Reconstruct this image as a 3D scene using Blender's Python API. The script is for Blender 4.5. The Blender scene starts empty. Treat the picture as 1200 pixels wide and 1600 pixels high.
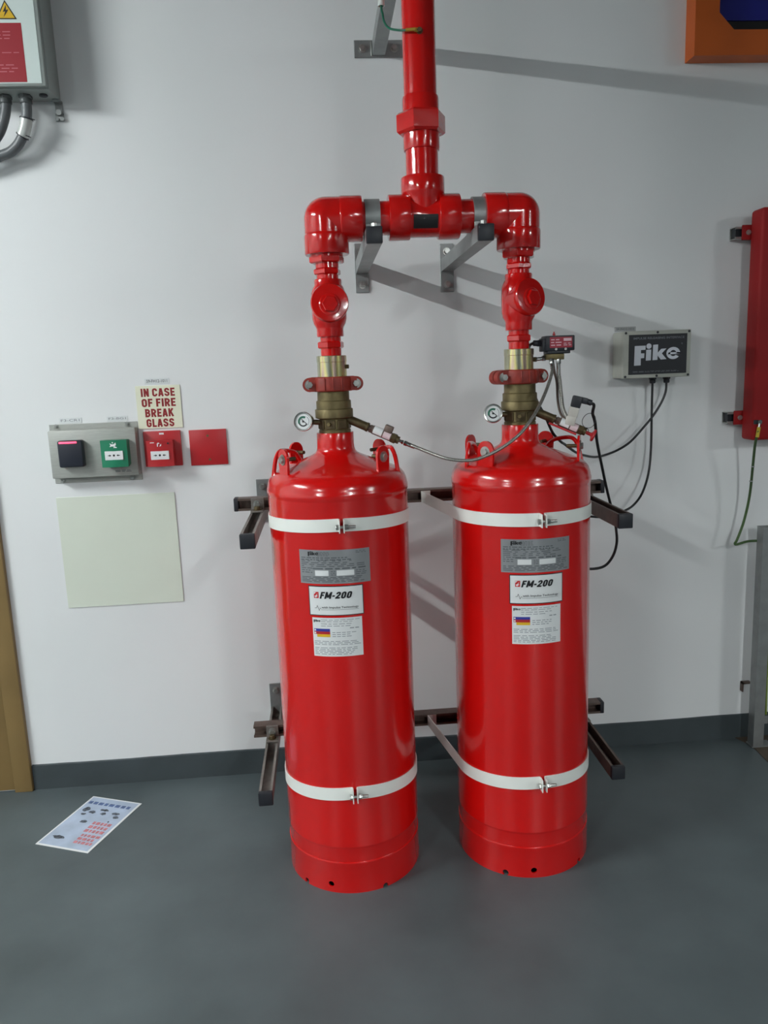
import bpy, bmesh, math, random
from mathutils import Vector, Matrix
PI = math.pi
scene = bpy.context.scene
COL = scene.collection
rng = random.Random(7)

# ------------------------------------------------------------------ camera
YAW, PITCH, ROLL = math.radians(4.1257), math.radians(10.4874), math.radians(-2.174)
cam_d = bpy.data.cameras.new('camera')
cam = bpy.data.objects.new('camera', cam_d); COL.objects.link(cam)
fw = Vector((math.sin(YAW) * math.cos(PITCH), math.cos(YAW) * math.cos(PITCH), -math.sin(PITCH)))
rt0 = Vector((math.cos(YAW), -math.sin(YAW), 0)); up0 = rt0.cross(fw)
rt = math.cos(ROLL) * rt0 + math.sin(ROLL) * up0
up = -math.sin(ROLL) * rt0 + math.cos(ROLL) * up0
M = Matrix((rt, up, -fw)).transposed().to_4x4(); M.translation = (0, -2.7864, 1.5156)
cam.matrix_world = M
cam_d.sensor_fit = 'VERTICAL'; cam_d.sensor_height = 36; cam_d.sensor_width = 27
cam_d.lens = 1204.58 / 1600 * 36
cam_d.clip_start = 0.05; cam_d.clip_end = 60
scene.camera = cam

# ------------------------------------------------------------------ world and exposure
world = bpy.data.worlds.new('world'); scene.world = world; world.use_nodes = True
world.node_tree.nodes['Background'].inputs[0].default_value = (0.6, 0.65, 0.7, 1)
world.node_tree.nodes['Background'].inputs[1].default_value = 0.0
vs = scene.view_settings
vs.view_transform = 'Standard'; vs.look = 'None'; vs.gamma = 1; vs.use_curve_mapping = False
vs.exposure = 1.0
# lamps: (x, y centre, z, length, emission, depth of the diffuser)  -- battens running at right angles to the wall
LAMPS = [(-2.63, -1.65, 2.87, 1.2, 355, .020), (1.64, -4.9, 2.87, 1.2, 360, .004), (5.91, -4.9, 2.87, 1.2, 640, .004), (1.64, -9.0, 2.87, 1.2, 950, .004), (-2.63, -4.9, 2.87, 1.2, 390, .004)]

# ------------------------------------------------------------------ materials
MATS = {}
def lin(c):
    return tuple((v / 12.92 if v <= .04045 else ((v + .055) / 1.055) ** 2.4) for v in [x / 255 for x in c])
def mat(name, rgb, rough=.5, metal=0., var=.06, scale=8., bump=0., bscale=60., coat=0., emit=0., spec=.5, rvar=0., dark=None, stretch=None):
    if name in MATS: return MATS[name]
    m = bpy.data.materials.new(name); m.use_nodes = True
    nt = m.node_tree; N = nt.nodes; L = nt.links
    b = N['Principled BSDF']
    c = lin(rgb)
    tc = N.new('ShaderNodeTexCoord'); mp = N.new('ShaderNodeMapping')
    L.new(tc.outputs['Object'], mp.inputs[0])
    if stretch: mp.inputs['Scale'].default_value = stretch
    nz = N.new('ShaderNodeTexNoise'); nz.inputs['Scale'].default_value = scale; nz.inputs['Detail'].default_value = 5
    L.new(mp.outputs[0], nz.inputs['Vector'])
    rp = N.new('ShaderNodeValToRGB')
    lo = lin(dark) if dark else tuple(v * (1 - 2 * var) for v in c)
    hi = tuple(min(1, v * (1 + 2 * var)) for v in c) if not dark else c
    rp.color_ramp.elements[0].position = .3; rp.color_ramp.elements[1].position = .7
    rp.color_ramp.elements[0].color = (*lo, 1); rp.color_ramp.elements[1].color = (*hi, 1)
    L.new(nz.outputs['Fac'], rp.inputs[0]); L.new(rp.outputs[0], b.inputs['Base Color'])
    b.inputs['Roughness'].default_value = rough; b.inputs['Metallic'].default_value = metal
    b.inputs['Specular IOR Level'].default_value = spec
    if rvar:
        mr = N.new('ShaderNodeMapRange'); mr.inputs['To Min'].default_value = max(.02, rough - rvar); mr.inputs['To Max'].default_value = rough + rvar
        L.new(nz.outputs['Fac'], mr.inputs['Value']); L.new(mr.outputs[0], b.inputs['Roughness'])
    if coat:
        b.inputs['Coat Weight'].default_value = coat; b.inputs['Coat Roughness'].default_value = .04
    if bump:
        n2 = N.new('ShaderNodeTexNoise'); n2.inputs['Scale'].default_value = bscale; n2.inputs['Detail'].default_value = 4
        L.new(mp.outputs[0], n2.inputs['Vector'])
        bp = N.new('ShaderNodeBump'); bp.inputs['Strength'].default_value = bump; bp.inputs['Distance'].default_value = .01
        L.new(n2.outputs['Fac'], bp.inputs['Height']); L.new(bp.outputs[0], b.inputs['Normal'])
    if emit:
        b.inputs['Emission Color'].default_value = (*c, 1); b.inputs['Emission Strength'].default_value = emit
    MATS[name] = m
    return m

RED = mat('red_gloss_paint', (202, 12, 10), .2, var=.03, scale=3, coat=.5, bump=.02, bscale=25)
REDP = mat('red_pipe_paint', (196, 14, 11), .16, var=.04, scale=12, coat=.6, bump=.05, bscale=45)
REDM = mat('red_matt_plastic', (178, 30, 36), .38, var=.03)
REDPANEL = mat('red_cabinet_paint', (148, 24, 26), .55, var=.04, scale=5, spec=.25)
BRICK = mat('coupling_red_oxide', (142, 42, 30), .5, var=.12, scale=40, bump=.15, bscale=90)
BRASS = mat('tarnished_brass', (112, 100, 68), .48, .65, var=.14, scale=30, bump=.06, bscale=120)
BRASS2 = mat('dark_brass', (92, 80, 56), .48, .65, var=.15, scale=40)
GALV = mat('galvanised_steel', (152, 155, 154), .45, .65, var=.05, scale=22, bump=.03, bscale=150)
STRUT = mat('strut_steel', (150, 144, 138), .42, .75, var=.12, scale=25, bump=.03, stretch=(1, 1, 1))
STRUTD = mat('strut_steel_brown', (112, 96, 88), .45, .6, var=.12, scale=25)
BOLT = mat('zinc_bolt', (186, 188, 184), .3, .9, var=.08, scale=60)
STEEL = mat('stainless_steel', (190, 190, 186), .22, 1., var=.06, scale=40)
BLACKP = mat('black_plastic', (32, 34, 40), .45, var=.1)
BLACKC = mat('black_cable_sheath', (24, 25, 28), .42, var=.1)
RUBBER = mat('black_tape', (24, 22, 24), .5, var=.1)
WHITEB = mat('white_band_paint', (232, 234, 228), .35, var=.02, scale=10)
WHITE = mat('white_print', (228, 230, 230), .45, var=.01)
LABELW = mat('label_white', (222, 224, 224), .3, var=.01)
LABELS = mat('label_silver', (150, 152, 154), .3, .35, var=.03)
INK = mat('black_ink', (20, 20, 24), .5, var=.02)
INKG = mat('grey_ink', (92, 96, 100), .5, var=.02)
INKF = mat('faint_grey_ink', (140, 144, 148), .5, var=.02)
INKR = mat('dark_red_ink', (140, 28, 30), .5, var=.02)
CREAM = mat('cream_tank_print', (216, 214, 206), .5, var=.02)

def zinc_mat():
    m = bpy.data.materials.new('yellow_zinc_plating'); m.use_nodes = True
    nt = m.node_tree; N = nt.nodes; L = nt.links; b = N['Principled BSDF']
    tc = N.new('ShaderNodeTexCoord'); nz = N.new('ShaderNodeTexNoise'); nz.inputs['Scale'].default_value = 14
    mp = N.new('ShaderNodeMapping'); mp.inputs['Scale'].default_value = (1.6, 1.6, .2)
    L.new(tc.outputs['Object'], mp.inputs[0]); L.new(mp.outputs[0], nz.inputs['Vector'])
    r = N.new('ShaderNodeValToRGB'); e = r.color_ramp.elements
    e[0].position = .3; e[0].color = (*lin((206, 186, 92)), 1); e[1].position = .7; e[1].color = (*lin((222, 206, 128)), 1)
    for p, c in ((.44, (176, 178, 160)), (.5, (226, 214, 140)), (.57, (196, 168, 160))):
        q = e.new(p); q.color = (*lin(c), 1)
    L.new(nz.outputs['Fac'], r.inputs[0]); L.new(r.outputs[0], b.inputs['Base Color'])
    b.inputs['Metallic'].default_value = .85; b.inputs['Roughness'].default_value = .24
    return m
ZINC = zinc_mat()

# ------------------------------------------------------------------ mesh helpers
def frame(d):
    d = Vector(d).normalized()
    a = Vector((0, 0, 1)) if abs(d.z) < .9 else Vector((1, 0, 0))
    u = d.cross(a).normalized(); return d, u, u.cross(d).normalized()

class B:
    def __init__(s): s.v = []; s.f = []
    def raw(s, v, f):
        o = len(s.v); s.v += [tuple(p) for p in v]; s.f += [tuple(i + o for i in q) for q in f]; return s
    def bm(s, bm):
        bm.verts.index_update(); return s.raw([v.co[:] for v in bm.verts], [[v.index for v in f.verts] for f in bm.faces])
    def box(s, c, d, bev=0., seg=2, rot=None):
        b = bmesh.new(); bmesh.ops.create_cube(b, size=1)
        for v in b.verts: v.co = Vector((v.co.x * d[0], v.co.y * d[1], v.co.z * d[2]))
        if bev: bmesh.ops.bevel(b, geom=b.edges[:], offset=bev, segments=seg, affect='EDGES', profile=.5)
        for v in b.verts:
            p = v.co
            if rot is not None: p = rot @ p
            v.co = p + Vector(c)
        s.bm(b); b.free(); return s
    def bb(s, x0, x1, y0, y1, z0, z1, bev=0., seg=2):
        return s.box(((x0 + x1) / 2, (y0 + y1) / 2, (z0 + z1) / 2), (abs(x1 - x0), abs(y1 - y0), abs(z1 - z0)), bev, seg)
    def lathe(s, prof, o=(0, 0, 0), d=(0, 0, 1), n=48, cap=True, closed=False):
        """prof: (radius, height along d)"""
        d, u, w = frame(d); o = Vector(o); vs = []; fs = []
        for r, h in prof:
            for i in range(n):
                a = 2 * PI * i / n
                vs.append(o + d * h + (u * math.cos(a) + w * math.sin(a)) * r)
        m = len(prof)
        for j in range(m if closed else m - 1):
            k = (j + 1) % m
            for i in range(n):
                i2 = (i + 1) % n
                fs.append((j * n + i, j * n + i2, k * n + i2, k * n + i))
        if cap and not closed:
            fs.append(tuple(range(n - 1, -1, -1))); fs.append(tuple((m - 1) * n + i for i in range(n)))
        return s.raw(vs, fs)
    def cyl(s, p0, p1, r, n=24, bev=0.):
        p0 = Vector(p0); p1 = Vector(p1); L = (p1 - p0).length
        pr = [(r, 0), (r, L)] if not bev else [(r - bev, 0), (r - bev * .3, bev * .3), (r, bev), (r, L - bev), (r - bev * .3, L - bev * .3), (r - bev, L)]
        return s.lathe(pr, p0, p1 - p0, n)
    def hexa(s, p0, p1, ac, bev=.0015, turn=0.):
        """hex prism, ac = size across corners"""
        p0 = Vector(p0); p1 = Vector(p1); d, u, w = frame(p1 - p0); L = (p1 - p0).length; r = ac / 2
        vs = []; fs = []
        pr = [(r * .9, 0), (r, bev), (r, L - bev), (r * .9, L)]
        for q, h in pr:
            for i in range(6):
                a = turn + PI / 3 * i
                vs.append(p0 + d * h + (u * math.cos(a) + w * math.sin(a)) * q)
        for j in range(3):
            for i in range(6):
                fs.append((j * 6 + i, j * 6 + (i + 1) % 6, j * 6 + 6 + (i + 1) % 6, j * 6 + 6 + i))
        fs.append(tuple(range(5, -1, -1))); fs.append(tuple(18 + i for i in range(6)))
        return s.raw(vs, fs)
    def tube(s, pts, r, n=12, sub=6, cap=True):
        P = [Vector(p) for p in pts]
        if sub > 1 and len(P) > 2:
            Q = []
            for i in range(len(P) - 1):
                a = P[i - 1] if i else P[0] * 2 - P[1]; b = P[i]; c = P[i + 1]; d = P[i + 2] if i + 2 < len(P) else P[-1] * 2 - P[-2]
                for k in range(sub):
                    t = k / sub
                    Q.append(.5 * ((2 * b) + (c - a) * t + (2 * a - 5 * b + 4 * c - d) * t * t + (3 * b - a - 3 * c + d) * t ** 3))
            Q.append(P[-1]); P = Q
        vs = []; fs = []; t0 = (P[1] - P[0]).normalized(); _, u, w = frame(t0)
        for i, p in enumerate(P):
            t = (P[min(i + 1, len(P) - 1)] - P[max(i - 1, 0)]).normalized()
            u = (u - t * u.dot(t)).normalized(); w = t.cross(u)
            rr = r(i / (len(P) - 1)) if callable(r) else r
            for k in range(n):
                a = 2 * PI * k / n; vs.append(p + (u * math.cos(a) + w * math.sin(a)) * rr)
        for i in range(len(P) - 1):
            for k in range(n):
                k2 = (k + 1) % n; fs.append((i * n + k, i * n + k2, i * n + n + k2, i * n + n + k))
        if cap:
            fs.append(tuple(range(n - 1, -1, -1))); fs.append(tuple((len(P) - 1) * n + k for k in range(n)))
        return s.raw(vs, fs)
    def prism(s, poly, o, e1, e2, ext):
        """polygon (a,b) in axes e1,e2 at o, extruded by vector ext"""
        o = Vector(o); e1 = Vector(e1); e2 = Vector(e2); ext = Vector(ext); n = len(poly)
        vs = [o + e1 * a + e2 * b for a, b in poly] + [o + e1 * a + e2 * b + ext for a, b in poly]
        fs = [tuple(range(n - 1, -1, -1)), tuple(range(n, 2 * n))] + [(i, (i + 1) % n, n + (i + 1) % n, n + i) for i in range(n)]
        return s.raw(vs, fs)
    def channel(s, p0, p1, opn, w=.0413, t=.0026, lip=.0075):
        """lipped strut channel; p0-p1 is the centre line, opn the open side"""
        p0 = Vector(p0); p1 = Vector(p1); d = (p1 - p0).normalized(); o = Vector(opn).normalized(); e = d.cross(o); h = w / 2
        po = [(-h, -h), (h, -h), (h, h), (h - lip, h), (h - lip, h - .006), (h - lip + t * .6, h - .006), (h - lip + t * .6, h - t), (h - t, h - t), (h - t, -h + t),
              (-h + t, -h + t), (-h + t, h - t), (-h + lip - t * .6, h - t), (-h + lip - t * .6, h - .006), (-h + lip, h - .006), (-h + lip, h), (-h, h)]
        return s.prism(po, p0, e, o, p1 - p0)

WL = {}
def obj(name, b, m, parent=None, smooth=35, kind=None):
    me = bpy.data.meshes.new(name)
    xs = [[p[i] for p in b.v] for i in range(3)]
    c = Vector([(min(q) + max(q)) / 2 for q in xs])
    if parent is None: c.z = min(xs[2])
    me.from_pydata([(p[0] - c.x, p[1] - c.y, p[2] - c.z) for p in b.v], [], b.f); me.update()
    bm = bmesh.new(); bm.from_mesh(me)
    bmesh.ops.recalc_face_normals(bm, faces=bm.faces); bm.to_mesh(me); bm.free()
    if smooth:
        for p in me.polygons: p.use_smooth = True
        me.set_sharp_from_angle(angle=math.radians(smooth))
    me.materials.append(m)
    o = bpy.data.objects.new(name, me); COL.objects.link(o)
    WL[o.name] = c
    if parent is not None:
        o.parent = parent; o.location = c - WL[parent.name]
    else: o.location = c
    if kind: o['kind'] = kind
    return o
def flat(name, b, m, parent=None):
    """printed flat shapes, no normal clean-up needed"""
    return obj(name, b, m, parent, smooth=0)
def thing(name, label, cat, loc=(0, 0, 0), group=None):
    o = bpy.data.objects.new(name, None); COL.objects.link(o); o.empty_display_size = .05
    o.location = loc; WL[o.name] = Vector(loc); o['label'] = label; o['category'] = cat
    if group: o['group'] = group
    return o
def tag(o, label, cat, group=None):
    o['label'] = label; o['category'] = cat
    if group: o['group'] = group
    return o

def text2d(body, x0, x1, z0, z1, bold=0., shear=0.):
    """lettering as flat polygons filling the box x0..x1, z0..z1"""
    cu = bpy.data.curves.new('txt', 'FONT'); cu.body = body; cu.size = 1; cu.offset = bold; cu.shear = shear; cu.resolution_u = 3
    to = bpy.data.objects.new('txt', cu); me = bpy.data.meshes.new_from_object(to)
    V = [(v.co.x, v.co.y) for v in me.vertices]; F = [tuple(p.vertices) for p in me.polygons]
    bpy.data.objects.remove(to); bpy.data.meshes.remove(me); bpy.data.curves.remove(cu)
    a0, a1 = min(v[0] for v in V), max(v[0] for v in V); b0, b1 = min(v[1] for v in V), max(v[1] for v in V)
    return [(x0 + (x - a0) / (a1 - a0) * (x1 - x0), z0 + (y - b0) / (b1 - b0) * (z1 - z0)) for x, y in V], F
def ribbon2d(P, t, closed=False):
    """mitred flat stroke of width t along the points P"""
    n = len(P); V = []
    for i in range(n):
        p = P[i]; a = P[(i - 1) % n] if (closed or i) else None; c = P[(i + 1) % n] if (closed or i < n - 1) else None
        d1 = ((p[0] - a[0]), (p[1] - a[1])) if a else None; d2 = ((c[0] - p[0]), (c[1] - p[1])) if c else None
        un = lambda d: (d[0] / math.hypot(*d), d[1] / math.hypot(*d))
        u1 = un(d1) if d1 else un(d2); u2 = un(d2) if d2 else un(d1)
        m = (-(u1[1] + u2[1]), u1[0] + u2[0]); l = math.hypot(*m) or 1; m = (m[0] / l, m[1] / l)
        k = t / 2 / max(.5, m[0] * -u1[1] + m[1] * u1[0])
        V += [(p[0] + m[0] * k, p[1] + m[1] * k), (p[0] - m[0] * k, p[1] - m[1] * k)]
    return V, [(2 * i, 2 * i + 1, (2 * i + 3) % (2 * n), (2 * i + 2) % (2 * n)) for i in range(n if closed else n - 1)]
def arcp(cx, cy, rx, ry, a0, a1, n=8):
    return [(cx + rx * math.cos(math.radians(a0 + (a1 - a0) * k / n)), cy + ry * math.sin(math.radians(a0 + (a1 - a0) * k / n))) for k in range(n + 1)]
def glyph(ch, t, w):
    a = t / 2; W = w - a; H = 1 - a; c = w / 2; r = (W - a) / 2
    top = lambda a0, a1: arcp(c, H - r, r, r, a0, a1); bot = lambda a0, a1: arcp(c, a + r, r, r, a0, a1)
    S = [(a, 0), (a, 1)]
    bowl = lambda y0, y1, x: [(a, y1)] + arcp(x - (y1 - y0) / 2, (y0 + y1) / 2, (y1 - y0) / 2, (y1 - y0) / 2, 90, -90) + [(a, y0)]
    G = {'I': [S], 'L': [S, [(a, a), (w, a)]], 'F': [S, [(a, H), (w, H)], [(a, .5), (w * .9, .5)]], 'E': [S, [(a, H), (w, H)], [(a, .5), (w * .92, .5)], [(a, a), (w, a)]],
         'N': [S, [(W, 0), (W, 1)], [(a, .96), (W, .04)]], 'M': [S, [(W, 0), (W, 1)], [(a, .95), (c, .18)], [(W, .95), (c, .18)]],
         'A': [[(a * .8, 0), (c - a * .2, .98)], [(w - a * .8, 0), (c + a * .2, .98)], [(w * .22, .28), (w * .78, .28)]],
         'C': [[(W, .66)] + top(0, 180) + bot(180, 360) + [(W, .34)]], 'G': [[(W, .66)] + top(0, 180) + bot(180, 360) + [(W, .47), (c, .47)]],
         'O': [top(0, 180) + bot(180, 360)], '0': [top(0, 180) + bot(180, 360)],
         'S': [[(W, .68)] + top(0, 180) + [(a + .02, .60), (W - .02, .40)] + bot(0, -180) + [(a, .32)]],
         'R': [S, bowl(.46, H, W), [(c, .46), (W + a * .1, 0)]], 'B': [S, bowl(.52, H, W - .02), bowl(a, .52, W)],
         'K': [S, [(a, .36), (W + a * .2, 1)], [(c * .9, .58), (W + a * .4, 0)]], '-': [[(0, .40), (w, .40)]],
         '2': [[(a, .66)] + top(180, 0) + [(W, .60), (a + .02, a + .06)], [(0, a), (w, a)]]}
    return G[ch], ch in 'O0'
def put_heavy(b, body, x0, x1, z0, z1, t, layer, shear=0., gap=.10):
    """heavy condensed lettering built from strokes; every stroke a hair above the last"""
    wd = {'I': t, 'M': .78, '-': .30, ' ': .26, 'L': .46, 'E': .48, 'F': .48}
    out = []; x = 0; k = 0
    for ch in body:
        w = wd.get(ch, .56)
        if ch != ' ':
            st, cl = glyph(ch, t, w)
            for q in st:
                V, F = ribbon2d(q, t, cl); out.append(([(px + x + py * shear, py) for px, py in V], F))
        x += w + (gap if ch != ' ' else 0)
    X0 = min(p[0] for V, F in out for p in V); X1 = max(p[0] for V, F in out for p in V); sx = (x1 - x0) / (X1 - X0)
    for k, (V, F) in enumerate(out):
        put(b, ([(x0 + (px - X0) * sx, z0 + py * (z1 - z0)) for px, py in V], F), layer((k % 6) * .00006))
    return b
def rect2d(x0, x1, z0, z1, n=1):
    V = []; F = []
    for i in range(n + 1):
        x = x0 + (x1 - x0) * i / n; V += [(x, z0), (x, z1)]
    for i in range(n): F.append((2 * i, 2 * i + 2, 2 * i + 3, 2 * i + 1))
    return V, F
def dashes2d(x0, x1, z0, z1, rows, fill=.55, lo=.004, hi=.016, ragged=.15):
    V = []; F = []; p = (z1 - z0) / rows
    for j in range(rows):
        z = z1 - (j + .5) * p; x = x0; end = x1 - rng.random() * ragged * (x1 - x0)
        while x < end - lo:
            w = min(rng.uniform(lo, hi), end - x); v, f = rect2d(x, x + w, z - p * fill / 2, z + p * fill / 2)
            o = len(V); V += v; F += [tuple(i + o for i in q) for q in f]; x += w + (hi + lo) * .16
    return V, F
def poly2d(pts): return list(pts), [tuple(range(len(pts)))]
def disc2d(x, z, r, n=20): return poly2d([(x + r * math.cos(2 * PI * i / n), z + r * math.sin(2 * PI * i / n)) for i in range(n)])
def put(b, vf, mp):
    v, f = vf; return b.raw([mp(x, z) for x, z in v], f)
def on_y(y): return lambda x, z: (x, y, z)

def bolt_head(b, p, d, ac=.017, wr=.012, h=.008):
    p = Vector(p); d = Vector(d).normalized()
    b.cyl(p, p + d * .0018, wr, 20); b.hexa(p + d * .0018, p + d * h, ac, .001); return b

# ================================================================== the room
def slab(name, x0, x1, y0, y1, z0, z1, m):
    return obj(name, B().bb(x0, x1, y0, y1, z0, z1), m, None, 0, 'structure')
WALLM = mat('white_plaster_paint', (226, 228, 228), .55, var=.012, scale=1.2, bump=.06, bscale=7, spec=.3)
FLOORM = mat('grey_floor_paint', (82, 92, 94), .45, var=.10, scale=3.5, bump=.03, bscale=40, rvar=.08)
BASEM = mat('dark_grey_skirting_paint', (62, 70, 73), .5, var=.06, scale=6, bump=.05)
X0, X1, Y0, ZC = -4.6, 9.6, -12.0, 3.35
slab('floor', X0, X1, Y0, 0.2, -.1, 0, FLOORM)
slab('wall_back', X0, X1, 0, .2, 0, ZC, WALLM)
slab('wall_left', X0 - .2, X0, Y0, .2, 0, ZC, WALLM)
GREYW = mat('grey_wall_paint', (128, 131, 132), .6, var=.03)
slab('wall_right', X1, X1 + .2, Y0, .2, 0, ZC, GREYW)
slab('wall_front', X0, X1, Y0 - .2, Y0, 0, ZC, GREYW)
slab('ceiling', X0, X1, Y0, .2, ZC, ZC + .1, mat('ceiling_paint', (110, 112, 112), .8, var=.05))
# skirting: painted strip with a slightly uneven top edge
bs = B(); xs = [-1.165 + i * (1.66 + 1.165 + 2.8) / 90 for i in range(91)]
prev = None; vs_ = []; fs_ = []
for i, x in enumerate(xs):
    h = .0985 + .0012 * math.sin(x * 9) + rng.uniform(-.0007, .0007)
    vs_ += [(x, 0, 0), (x, -.007, 0), (x, -.006, h - .003), (x, 0, h)]
    if i:
        o = 4 * i
        for k in range(3): fs_.append((o - 4 + k, o + k, o + k + 1, o - 4 + k + 1))
bs.raw(vs_, fs_); obj('baseboard_back', bs, BASEM, None, 20, 'structure')
# tan door with its frame at the left edge of the picture
TAN = mat('tan_door_paint', (132, 108, 66), .5, var=.05, scale=4)
d1 = obj('door_1', B().bb(-2.12, -1.232, -.012, .004, .008, 2.1, .002), TAN, None, 30, 'structure')
obj('door_frame', B().bb(-1.232, -1.167, -.02, .004, 0, 2.16, .003).bb(-2.185, -2.12, -.02, .004, 0, 2.16, .003).bb(-2.12, -1.232, -.02, .004, 2.1, 2.16, .003), TAN, d1)
obj('door_handle', B().cyl((-2.06, -.012, 1.02), (-2.06, -.05, 1.02), .01).cyl((-2.06, -.05, 1.02), (-1.95, -.05, 1.02), .009), STEEL, d1)
# bare concrete strip beyond the painted floor, at the right edge
b = B().prism([(1.585, -.008), (1.603, -.055), (1.612, -.11), (1.606, -.2), (1.62, -.5), (2.6, -.5), (2.6, -.008)], (0, 0, .0005), (1, 0, 0), (0, 1, 0), (0, 0, .0015))
obj('trim_1', b, mat('bare_concrete', (84, 74, 62), .8, var=.2, scale=14), None, 0, 'structure')

# ------------------------------------------------------------------ luminaires (above the frame)
LAMP_TXT = ['fluorescent batten light hung near the wall with the cylinders', 'fluorescent batten light hung behind the viewer on the right', 'fluorescent batten light hung far to the right', 'fluorescent batten light hung at the far end of the room', 'fluorescent batten light hung behind the viewer on the left']
HOUS = mat('lamp_housing_white', (220, 220, 216), .5, var=.01)
for i, (lx, ly, lz, ll, le, lh) in enumerate(LAMPS):
    t = thing('batten_light', LAMP_TXT[i], 'ceiling light', (lx, ly, lz))
    hl = ll / 2
    obj('housing', B().bb(lx - .07, lx + .07, ly - hl - .03, ly + hl + .03, lz + .03, lz + .09, .006), HOUS, t)
    obj('end_cap', B().bb(lx - .06, lx + .06, ly + hl, ly + hl + .025, lz - .035, lz + .032, .006), HOUS, t)
    obj('end_cap', B().bb(lx - .06, lx + .06, ly - hl - .025, ly - hl, lz - .035, lz + .032, .006), HOUS, t)
    pts = [(.018 * math.cos(a), -lh * math.sin(a)) for a in [PI * k / 10 for k in range(11)]]
    E = mat('lamp_diffuser_%d' % i, (243, 249, 250), .5, var=0., emit=le)
    obj('diffuser', B().prism([(x, z + .03) for x, z in pts], (lx, ly - hl, lz), (1, 0, 0), (0, 0, 1), (0, ll, 0)), E, t, 40)
    for s in (-1, 1):
        obj('hanger', B().cyl((lx, ly + s * hl * .6, lz + .09), (lx, ly + s * hl * .6, ZC), .004, 8), STEEL, t)

# ================================================================== gas cylinders
R = .203
def fike_logo(x0, z0, s):
    """heavy wordmark as polygons, s = height of the F"""
    out = []
    k = s / 220.
    P = lambda pts: poly2d([(x0 + (x - 362) * k, z0 + (605 - y) * k) for x, y in pts])
    out.append(P([(365, 385), (495, 383), (493, 430), (440, 432), (440, 470), (482, 470), (480, 524), (440, 526), (440, 606), (361, 608)]))
    out.append(P([(503, 432), (562, 430), (560, 552), (500, 554)]))
    out.append(P([(534 + 31 * math.cos(2 * PI * i / 20), 391 + 31 * math.sin(2 * PI * i / 20)) for i in range(20)]))
    out.append(P([(584, 378), (643, 375), (640, 550), (580, 552)])); out.append(P([(640, 470), (682, 426), (745, 423), (690, 478), (748, 545), (678, 548), (640, 500)]))
    # e: ring with a bar and an open lower right
    cx, cz, rx, ry = 827, 479, 82, 69
    O = [(cx + rx * math.cos(a), cz - ry * math.sin(a)) for a in [PI * 2 * i / 40 for i in range(-1, 37)]]
    I = [(cx + (rx - 46) * math.cos(a), cz - (ry - 34) * math.sin(a)) for a in [PI * 2 * i / 40 for i in range(-1, 37)]]
    n = len(O); V = O + I; F = [(i, i + 1, n + i + 1, n + i) for i in range(n - 1)]
    out.append(([(x0 + (x - 362) * k, z0 + (605 - y) * k) for x, y in V], F))
    out.append(P([(cx - 60, cz - 9), (cx + rx, cz - 9), (cx + rx - 1, cz + 12), (cx - 60, cz + 12)]))
    return out

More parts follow.
